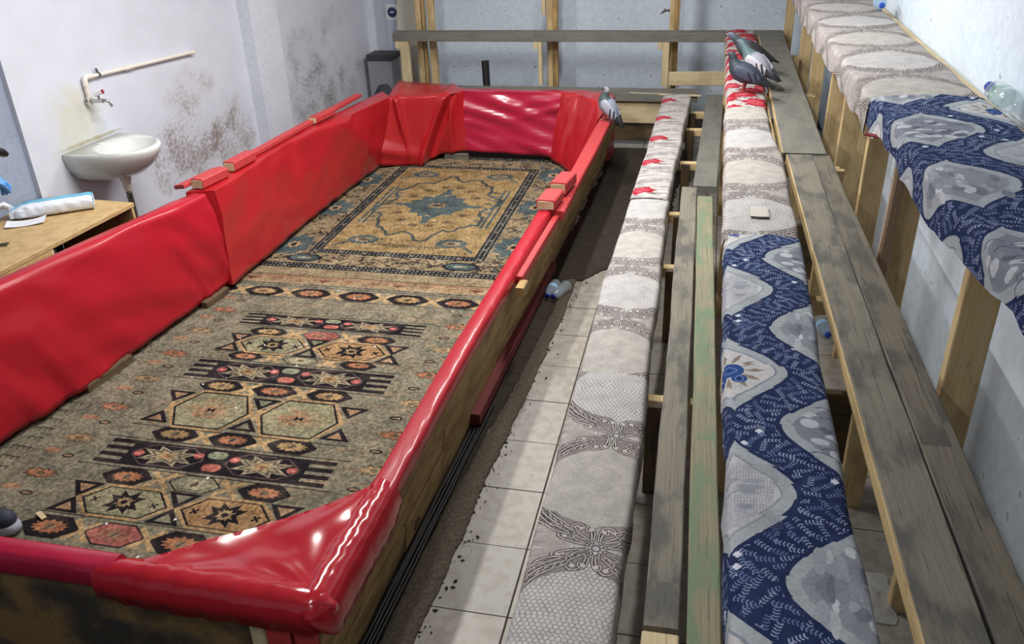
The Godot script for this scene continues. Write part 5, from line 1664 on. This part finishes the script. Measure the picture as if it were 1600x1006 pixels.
# ---------------------------------------------------------------- pigeons
func pigeon(label: String, at: Vector3, fwd: Vector3, pitch: float, tone: int, neck_fwd: float) -> void:
	var t := thing("pigeon", label, "pigeon", at, atan2(-fwd.z, fwd.x), "")
	var grey := [Color(0.28, 0.31, 0.40), Color(0.34, 0.35, 0.42), Color(0.03, 0.03, 0.04), Color(0.05, 0.06, 0.095)][tone] as Color
	var neck := [Color(0.05, 0.09, 0.09), Color(0.09, 0.15, 0.16), Color(0.06, 0.09, 0.10), Color(0.03, 0.045, 0.06)][tone] as Color
	var head := [Color(0.30, 0.31, 0.34), Color(0.10, 0.16, 0.18), Color(0.12, 0.15, 0.22), Color(0.04, 0.05, 0.07)][tone] as Color
	var tail := Color(0.035, 0.038, 0.05)
	var sp := [[-0.190, 0.000, 0.004, 0.030, tail], [-0.14, 0.018, 0.009, 0.030, tail], [-0.095, 0.036, 0.026, 0.034, grey * 0.6], [-0.055, 0.056, 0.048, 0.052, grey], [-0.01, 0.074, 0.063, 0.064, grey], [0.035, 0.090, 0.064, 0.062, grey], [0.066, 0.114, 0.050, 0.048, neck], [0.082 + neck_fwd * 0.3, 0.142, 0.032, 0.030, neck], [0.090 + neck_fwd * 0.7, 0.168, 0.025, 0.022, neck], [0.098 + neck_fwd, 0.186, 0.023, 0.021, head], [0.114 + neck_fwd, 0.190, 0.018, 0.016, head], [0.124 + neck_fwd, 0.188, 0.008, 0.008, head]]
	var lift := 0.040
	var pv := Basis(Vector3.BACK, pitch)
	var rings := []
	var cols := []
	for i in sp.size():
		var c := Vector3(sp[i][0], sp[i][1], 0)
		var a := Vector3(sp[maxi(0, i - 1)][0], sp[maxi(0, i - 1)][1], 0)
		var b := Vector3(sp[mini(sp.size() - 1, i + 1)][0], sp[mini(sp.size() - 1, i + 1)][1], 0)
		var d := (b - a).normalized()
		var u := Vector3(-d.y, d.x, 0)
		var r := PackedVector3Array()
		for k in 16:
			var an := TAU * k / 16.0
			r.append(pv * (c + Vector3.BACK * cos(an) * sp[i][3] + u * sin(an) * sp[i][2]) + Vector3(0, lift, 0))
		rings.append(r)
		cols.append(sp[i][4])
	var st := mb()
	st.set_smooth_group(0)
	for i in rings.size() - 1:
		for j in 16:
			var k := (j + 1) % 16
			for q in [[i, j], [i, k], [i + 1, k], [i, j], [i + 1, k], [i + 1, j]]:
				st.set_color(cols[q[0]])
				st.add_vertex(rings[q[0]][q[1]])
	for e in [0, rings.size() - 1]:
		var c := Vector3.ZERO
		for q in rings[e]:
			c += q / 16.0
		for j in 16:
			var k := (j + 1) % 16
			for q in ([c, rings[e][k], rings[e][j]] if e == 0 else [c, rings[e][j], rings[e][k]]):
				st.set_color(cols[e])
				st.add_vertex(q)
	var m := mat(WHITE, 0.6)
	m.vertex_color_use_as_albedo = true
	put("body", fin(st), m, t)
	var wc := [Color(0.40, 0.43, 0.54), Color(0.50, 0.50, 0.56), Color(0.03, 0.03, 0.035), Color(0.07, 0.085, 0.13)][tone] as Color
	var wm := mat(wc.linear_to_srgb(), 0.65)
	var dk := mat(c8(34, 36, 46), 0.65)
	for s in [-1.0, 1.0]:
		var wr := []
		for q in [[0.062, 0.100, 0.010, 0.010], [0.045, 0.098, 0.036, 0.012], [0.0, 0.086, 0.044, 0.013], [-0.05, 0.066, 0.040, 0.011], [-0.10, 0.042, 0.028, 0.008], [-0.135, 0.026, 0.016, 0.006], [-0.170, 0.010, 0.004, 0.003]]:
			var side: float = 0.056 - absf(q[0] - 0.01) * 0.15
			var r := PackedVector3Array()
			for k in 10:
				var an := TAU * k / 10.0
				r.append(pv * Vector3(q[0], q[1] + sin(an) * q[2], s * (side + cos(an) * q[3])) + Vector3(0, lift, 0))
			wr.append(r)
		st = mb()
		loft(st, wr.slice(0, 5), 0)
		var w := put("wing", fin(st), wm, t)
		st = mb()
		loft(st, wr.slice(4), 0)
		put("flight_feathers", fin(st), dk, w)
		for xb in [-0.045, -0.080]:
			var side: float = 0.056 - absf(xb - 0.01) * 0.15 + 0.0125
			put("wing_bar", tube_mesh([pv * Vector3(xb - 0.012, 0.030, s * side) + Vector3(0, lift, 0), pv * Vector3(xb, 0.062, s * (side + 0.001)) + Vector3(0, lift, 0), pv * Vector3(xb + 0.015, 0.092, s * (side - 0.004)) + Vector3(0, lift, 0)], 0.006, 6), dk, w)
		put("leg", tube_mesh([pv * Vector3(-0.005, 0.035, s * 0.020) + Vector3(0, lift, 0), Vector3(0.006, 0.004, s * 0.022)], [0.010, 0.004], 7), mat(c8(176, 84, 84), 0.6), t)
		for an in [-0.5, 0.0, 0.5, PI]:
			put("toe", tube_mesh([Vector3(0.006, 0.004, s * 0.022), Vector3(0.006 + cos(an) * 0.030, 0.003, s * 0.022 + sin(an) * 0.030)], 0.0028, 5), mat(c8(176, 84, 84), 0.6), t)
		var eye := mb()
		lathe(eye, pv * Vector3(0.107 + neck_fwd, 0.192, s * 0.0165) + Vector3(0, lift, 0), [[0.001, 0.0], [0.004, 0.001], [0.001, 0.004]], 8, Vector3(0, 0, s))
		put("eye", fin(eye), mat(c8(196, 90, 30), 0.3), t)
	put("beak", tube_mesh([pv * Vector3(0.118 + neck_fwd, 0.187, 0) + Vector3(0, lift, 0), pv * Vector3(0.132 + neck_fwd, 0.182, 0) + Vector3(0, lift, 0), pv * Vector3(0.144 + neck_fwd, 0.175, 0) + Vector3(0, lift, 0)], [0.007, 0.005, 0.001], 8), dk, t)
	put("cere", tube_mesh([pv * Vector3(0.120 + neck_fwd, 0.192, 0) + Vector3(0, lift, 0), pv * Vector3(0.130 + neck_fwd, 0.187, 0) + Vector3(0, lift, 0)], [0.006, 0.003], 7), M.white, t)

func pigeons() -> void:
	pigeon("blue-grey pigeon with two dark wing bars perched on the pen's far right rail", Vector3(-0.800, 0.528, -6.80), Vector3(-0.95, 0, -0.25), 0.50, 0, -0.02)
	pigeon("dark slate pigeon nearest the camera on the middle bench", Vector3(0.225, 1.025, -5.66), Vector3(-0.97, 0, -0.30), 0.0, 3, 0.0)
	pigeon("pale grey pigeon with a green neck between two others on the bench", Vector3(0.300, 1.025, -5.98), Vector3(-0.80, 0, -0.60), 0.08, 1, 0.05)
	pigeon("black pigeon farthest from the camera on the middle bench", Vector3(0.285, 1.025, -6.42), Vector3(-0.98, 0, -0.10), -0.02, 2, 0.05)

# ---------------------------------------------------------------- people at the left edge
func nets(st: SurfaceTool, bones: Array, cell: float, k: float) -> void:
	var lo := Vector3.INF
	var hi := -Vector3.INF
	for b in bones:
		for e in [[b[0], b[2]], [b[1], b[3]]]:
			lo = lo.min(e[0] - Vector3.ONE * (e[1] + cell * 2))
			hi = hi.max(e[0] + Vector3.ONE * (e[1] + cell * 2))
	var nx := int((hi.x - lo.x) / cell) + 2
	var ny := int((hi.y - lo.y) / cell) + 2
	var nz := int((hi.z - lo.z) / cell) + 2
	var f := PackedFloat32Array()
	f.resize(nx * ny * nz)
	f.fill(1e3)
	for b in bones:
		var pa: Vector3 = b[0]
		var ba: Vector3 = b[1] - b[0]
		var ll := maxf(ba.length_squared(), 1e-9)
		var rm := maxf(b[2], b[3]) + cell * 2.5 + k
		var a := ((b[0] as Vector3).min(b[1]) - Vector3.ONE * rm - lo) / cell
		var c := ((b[0] as Vector3).max(b[1]) + Vector3.ONE * rm - lo) / cell
		for z in range(maxi(0, int(a.z)), mini(nz - 1, int(c.z) + 1) + 1):
			for y in range(maxi(0, int(a.y)), mini(ny - 1, int(c.y) + 1) + 1):
				for x in range(maxi(0, int(a.x)), mini(nx - 1, int(c.x) + 1) + 1):
					var p := lo + Vector3(x, y, z) * cell - pa
					var h := clampf(p.dot(ba) / ll, 0.0, 1.0)
					var d: float = (p - ba * h).length() - lerpf(b[2], b[3], h)
					var i := x + nx * (y + ny * z)
					var o := f[i]
					if o > 900.0:
						f[i] = d
					else:
						var w := clampf(0.5 + 0.5 * (o - d) / k, 0.0, 1.0)
						f[i] = lerpf(o, d, w) - k * w * (1.0 - w)
	var vid := {}
	var off := [0, 1, nx, nx + 1, nx * ny, nx * ny + 1, nx * ny + nx, nx * ny + nx + 1]
	var cor := [Vector3(0, 0, 0), Vector3(1, 0, 0), Vector3(0, 1, 0), Vector3(1, 1, 0), Vector3(0, 0, 1), Vector3(1, 0, 1), Vector3(0, 1, 1), Vector3(1, 1, 1)]
	var edges := [[0, 1], [2, 3], [4, 5], [6, 7], [0, 2], [1, 3], [4, 6], [5, 7], [0, 4], [1, 5], [2, 6], [3, 7]]
	for z in nz - 1:
		for y in ny - 1:
			for x in nx - 1:
				var i := x + nx * (y + ny * z)
				var neg := 0
				for q in 8:
					if f[i + off[q]] < 0.0:
						neg += 1
				if neg == 0 or neg == 8:
					continue
				var s := Vector3.ZERO
				var n := 0
				for e in edges:
					var v0 := f[i + off[e[0]]]
					var v1 := f[i + off[e[1]]]
					if (v0 < 0.0) != (v1 < 0.0):
						s += (cor[e[0]] as Vector3).lerp(cor[e[1]], v0 / (v0 - v1))
						n += 1
				vid[i] = lo + (Vector3(x, y, z) + s / n) * cell
	st.set_smooth_group(0)
	for i in vid:
		var dirs := [[1, nx, nx * ny], [nx, nx * ny, 1], [nx * ny, 1, nx]]
		for d in dirs:
			var i1: int = i - d[1]
			var i2: int = i - d[2]
			var i3: int = i - d[1] - d[2]
			if vid.has(i1) and vid.has(i2) and vid.has(i3) and (f[i] < 0.0) != (f[i + d[0]] < 0.0):
				var q := [vid[i], vid[i1], vid[i3], vid[i2]]
				if f[i] < 0.0:
					q.reverse()
				for v in [q[0], q[1], q[2], q[0], q[2], q[3]]:
					st.set_uv(Vector2(v.x + v.z, v.y))
					st.add_vertex(v)

func limb(parent: Node, called: String, bones: Array, cell: float, k: float, mt: Material) -> MeshInstance3D:
	var st := mb()
	nets(st, bones, cell, k)
	return put(called, fin(st), mt, parent)

func people() -> void:
	var skin := mat(c8(176, 134, 110), 0.6)
	var jeans := mottled(150, c8(52, 58, 78), c8(42, 48, 66), c8(80, 86, 104), 0.6, 0.03, 0.12, 0.6, 0.9)
	var jacket := mat(c8(34, 36, 42), 0.85)
	# standing in the pen, only a shoe reaches into the picture
	var t := thing("person", "person in dark trousers standing in the pen, only a navy trainer showing", "person", Vector3(-2.86, 0.020, -2.13))
	var H := func(x: float, y: float, z: float) -> Vector3: return Vector3(x, y, z)
	var body := [
		[H.call(-0.08, 0.95, -0.09), H.call(0.0, 0.50, -0.01), 0.085, 0.058], [H.call(0.0, 0.50, -0.01), H.call(-0.01, 0.09, 0.0), 0.056, 0.042],
		[H.call(-0.08, 0.95, 0.12), H.call(-0.06, 0.50, 0.24), 0.085, 0.058], [H.call(-0.06, 0.50, 0.24), H.call(-0.10, 0.09, 0.27), 0.056, 0.042],
		[H.call(-0.09, 0.98, -0.06), H.call(-0.09, 0.98, 0.09), 0.115, 0.115], [H.call(-0.09, 1.02, 0.015), H.call(-0.09, 1.30, 0.015), 0.125, 0.13],
		[H.call(-0.09, 1.40, -0.14), H.call(-0.09, 1.40, 0.17), 0.08, 0.08], [H.call(-0.09, 1.42, 0.015), H.call(-0.07, 1.56, 0.015), 0.06, 0.055],
		[H.call(-0.09, 1.41, -0.17), H.call(-0.12, 1.14, -0.23), 0.055, 0.044], [H.call(-0.12, 1.14, -0.23), H.call(-0.05, 0.90, -0.22), 0.043, 0.032],
		[H.call(-0.09, 1.41, 0.20), H.call(-0.12, 1.14, 0.27), 0.055, 0.044], [H.call(-0.12, 1.14, 0.27), H.call(-0.05, 0.90, 0.26), 0.043, 0.032]]
	limb(t, "body", body, 0.024, 0.05, jacket)
	var hd := limb(t, "head", [[H.call(-0.06, 1.62, 0.015), H.call(-0.05, 1.70, 0.015), 0.078, 0.088], [H.call(0.0, 1.60, 0.015), H.call(0.0, 1.62, 0.015), 0.05, 0.05], [H.call(0.045, 1.645, 0.015), H.call(0.06, 1.63, 0.015), 0.012, 0.014], [H.call(-0.06, 1.64, -0.075), H.call(-0.06, 1.66, -0.075), 0.02, 0.02], [H.call(-0.06, 1.64, 0.105), H.call(-0.06, 1.66, 0.105), 0.02, 0.02]], 0.012, 0.02, skin)
	limb(hd, "hair", [[H.call(-0.08, 1.68, 0.015), H.call(-0.04, 1.735, 0.015), 0.085, 0.078]], 0.014, 0.02, M.black)
	limb(t, "trousers", [[H.call(-0.08, 0.98, -0.08), H.call(0.0, 0.50, -0.01), 0.098, 0.070], [H.call(0.0, 0.50, -0.01), H.call(-0.01, 0.11, 0.0), 0.068, 0.058], [H.call(-0.08, 0.98, 0.11), H.call(-0.06, 0.50, 0.24), 0.098, 0.070], [H.call(-0.06, 0.50, 0.24), H.call(-0.10, 0.11, 0.27), 0.068, 0.058]], 0.02, 0.04, jeans)
	for s in [[-0.005, 0.0], [-0.10, 0.27]]:
		for q in [-0.04, 0.04]:
			pass
		var sh := limb(t, "shoe", [[H.call(s[0] - 0.01, 0.075, s[1]), H.call(s[0] + 0.10, 0.062, s[1]), 0.050, 0.047], [H.call(s[0] + 0.10, 0.060, s[1]), H.call(s[0] + 0.215, 0.048, s[1] - 0.004), 0.047, 0.044], [H.call(s[0] - 0.02, 0.10, s[1]), H.call(s[0] + 0.03, 0.11, s[1]), 0.042, 0.042]], 0.008, 0.02, M.navy)
		var st := mb()
		var rings := []
		for q in [[0.96, 0.0], [1.0, 0.006], [1.0, 0.028], [0.94, 0.036]]:
			var r := PackedVector3Array()
			for k in 28:
				var a := -TAU * k / 28.0
				var cx := cos(a)
				r.append(H.call(s[0] + 0.105 + cx * 0.172 * q[0], q[1], s[1] + signf(sin(a)) * pow(absf(sin(a)), 0.75) * (0.052 + 0.008 * cx) * q[0]))
			rings.append(r)
		loft(st, rings, 0)
		put("sole", fin(st), mat(c8(150, 154, 164), 0.7), sh)
		put("trim", tube_mesh([H.call(s[0] + 0.17, 0.075, s[1] + 0.040), H.call(s[0] + 0.20, 0.055, s[1] + 0.046)], 0.003, 6), M.white, sh)
	# at the desk, only a gloved hand reaches into the picture
	t = thing("person", "person at the desk, only a blue gloved hand showing at the left edge", "person", Vector3(-3.56, 0.0, -2.72))
	body = [
		[H.call(0.02, 0.95, -0.02), H.call(0.06, 0.52, -0.03), 0.09, 0.065], [H.call(0.06, 0.52, -0.03), H.call(0.06, 0.09, 0.0), 0.062, 0.05],
		[H.call(-0.14, 0.95, -0.02), H.call(-0.14, 0.52, -0.03), 0.09, 0.065], [H.call(-0.14, 0.52, -0.03), H.call(-0.14, 0.09, 0.0), 0.062, 0.05],
		[H.call(-0.10, 0.98, 0.0), H.call(0.0, 0.98, 0.0), 0.115, 0.115], [H.call(-0.05, 1.02, 0.0), H.call(-0.05, 1.30, -0.03), 0.125, 0.13],
		[H.call(-0.19, 1.41, -0.03), H.call(0.10, 1.41, -0.03), 0.08, 0.08], [H.call(-0.05, 1.43, -0.03), H.call(-0.05, 1.56, -0.05), 0.06, 0.055],
		[H.call(0.12, 1.41, -0.04), H.call(0.10, 1.20, -0.28), 0.06, 0.05], [H.call(0.10, 1.20, -0.28), H.call(0.085, 1.075, -0.63), 0.05, 0.036],
		[H.call(-0.22, 1.41, -0.04), H.call(-0.20, 1.20, -0.30), 0.06, 0.05], [H.call(-0.20, 1.20, -0.30), H.call(-0.10, 1.12, -0.66), 0.05, 0.038]]
	limb(t, "body", body, 0.024, 0.05, jacket)
	hd = limb(t, "head", [[H.call(-0.05, 1.62, -0.05), H.call(-0.05, 1.70, -0.05), 0.078, 0.088], [H.call(-0.05, 1.60, -0.11), H.call(-0.05, 1.62, -0.11), 0.05, 0.05], [H.call(-0.05, 1.645, -0.155), H.call(-0.05, 1.63, -0.165), 0.012, 0.014], [H.call(-0.14, 1.65, -0.04), H.call(-0.14, 1.66, -0.04), 0.02, 0.02], [H.call(0.04, 1.65, -0.04), H.call(0.04, 1.66, -0.04), 0.02, 0.02]], 0.012, 0.02, skin)
	limb(hd, "hair", [[H.call(-0.05, 1.68, -0.03), H.call(-0.05, 1.735, -0.06), 0.085, 0.078]], 0.014, 0.02, M.black)
	for x in [0.06, -0.14]:
		limb(t, "shoe", [[H.call(x, 0.055, 0.03), H.call(x, 0.045, -0.17), 0.052, 0.043]], 0.014, 0.02, M.black)
	# gloved right hand hanging from the wrist, fingers curled
	var w := H.call(0.088, 1.062, -0.655) as Vector3
	var hand := [[w, w + Vector3(0.008, -0.035, -0.055), 0.030, 0.034]]
	for k in 4:
		var b := w + Vector3(-0.034 + 0.023 * k, -0.045 - 0.004 * absf(k - 1.5), -0.085)
		var ln: float = [0.030, 0.036, 0.034, 0.027][k]
		hand.append([w + Vector3(-0.02 + 0.016 * k, -0.02, -0.03), b, 0.018, 0.0105])
		hand.append([b, b + Vector3(0.002, -ln * 0.9, -ln * 0.55), 0.0105, 0.0098])
		hand.append([b + Vector3(0.002, -ln * 0.9, -ln * 0.55), b + Vector3(0.0, -ln * 1.9, -ln * 0.25), 0.0098, 0.0085])
	hand.append([w + Vector3(0.020, -0.015, -0.02), w + Vector3(0.052, -0.045, -0.045), 0.017, 0.0125])
	hand.append([w + Vector3(0.052, -0.045, -0.045), w + Vector3(0.050, -0.082, -0.075), 0.0125, 0.010])
	limb(t, "glove", hand, 0.0042, 0.006, M.glove).set_meta("label", "light blue rubber glove")
	w = H.call(-0.09, 1.115, -0.69) as Vector3
	hand = [[w, w + Vector3(0.01, -0.01, -0.065), 0.030, 0.034]]
	for k in 4:
		var b := w + Vector3(0.012 - 0.004 * k, 0.018 - 0.020 * k, -0.095)
		hand.append([w + Vector3(0, 0.01 - 0.012 * k, -0.04), b, 0.018, 0.0105])
		hand.append([b, b + Vector3(0.020, -0.004, -0.028), 0.0105, 0.0095])
		hand.append([b + Vector3(0.020, -0.004, -0.028), b + Vector3(0.040, -0.006, -0.012), 0.0095, 0.0085])
	limb(t, "glove", hand, 0.0048, 0.006, M.glove).set_meta("label", "light blue rubber glove")
	var dev := tube_mesh([Vector3(-3.575, 1.165, -3.560), Vector3(-3.566, 1.13, -3.600), Vector3(-3.552, 1.112, -3.625), Vector3(-3.546, 1.100, -3.640)], [0.020, 0.024, 0.022, 0.012], 14)
	tag(put("black_nozzle", dev, mat(c8(24, 24, 28), 0.25)), "rounded black nozzle held at the photograph's left edge", "nozzle")

func _ready() -> void:
	var cam := Camera3D.new()
	cam.name = "camera"
	add_child(cam)
	cam.position = Vector3(0, 2.3, 0)
	cam.rotation = Vector3(-0.48487, 0.23541, -0.03834)
	cam.fov = rad_to_deg(2.0 * atan(503.0 / 1323.4))
	cam.near = 0.05
	cam.far = 60.0
	cam.current = true
	var we := WorldEnvironment.new()
	we.name = "environment"
	var env := Environment.new()
	env.background_mode = Environment.BG_COLOR
	env.background_color = Color(0.5, 0.52, 0.55)
	env.background_energy_multiplier = 0.2
	env.tonemap_mode = Environment.TONE_MAPPER_LINEAR
	env.tonemap_exposure = 0.68
	env.sdfgi_enabled = true
	env.ssao_enabled = true
	env.ssil_enabled = true
	we.environment = env
	add_child(we)
	make_materials()
	lamps()
	room()
	tile_floor()
	pen()
	bleachers()
	rugs()
	covers()
	basin()
	desk()
	litter()
	pigeons()
	people()
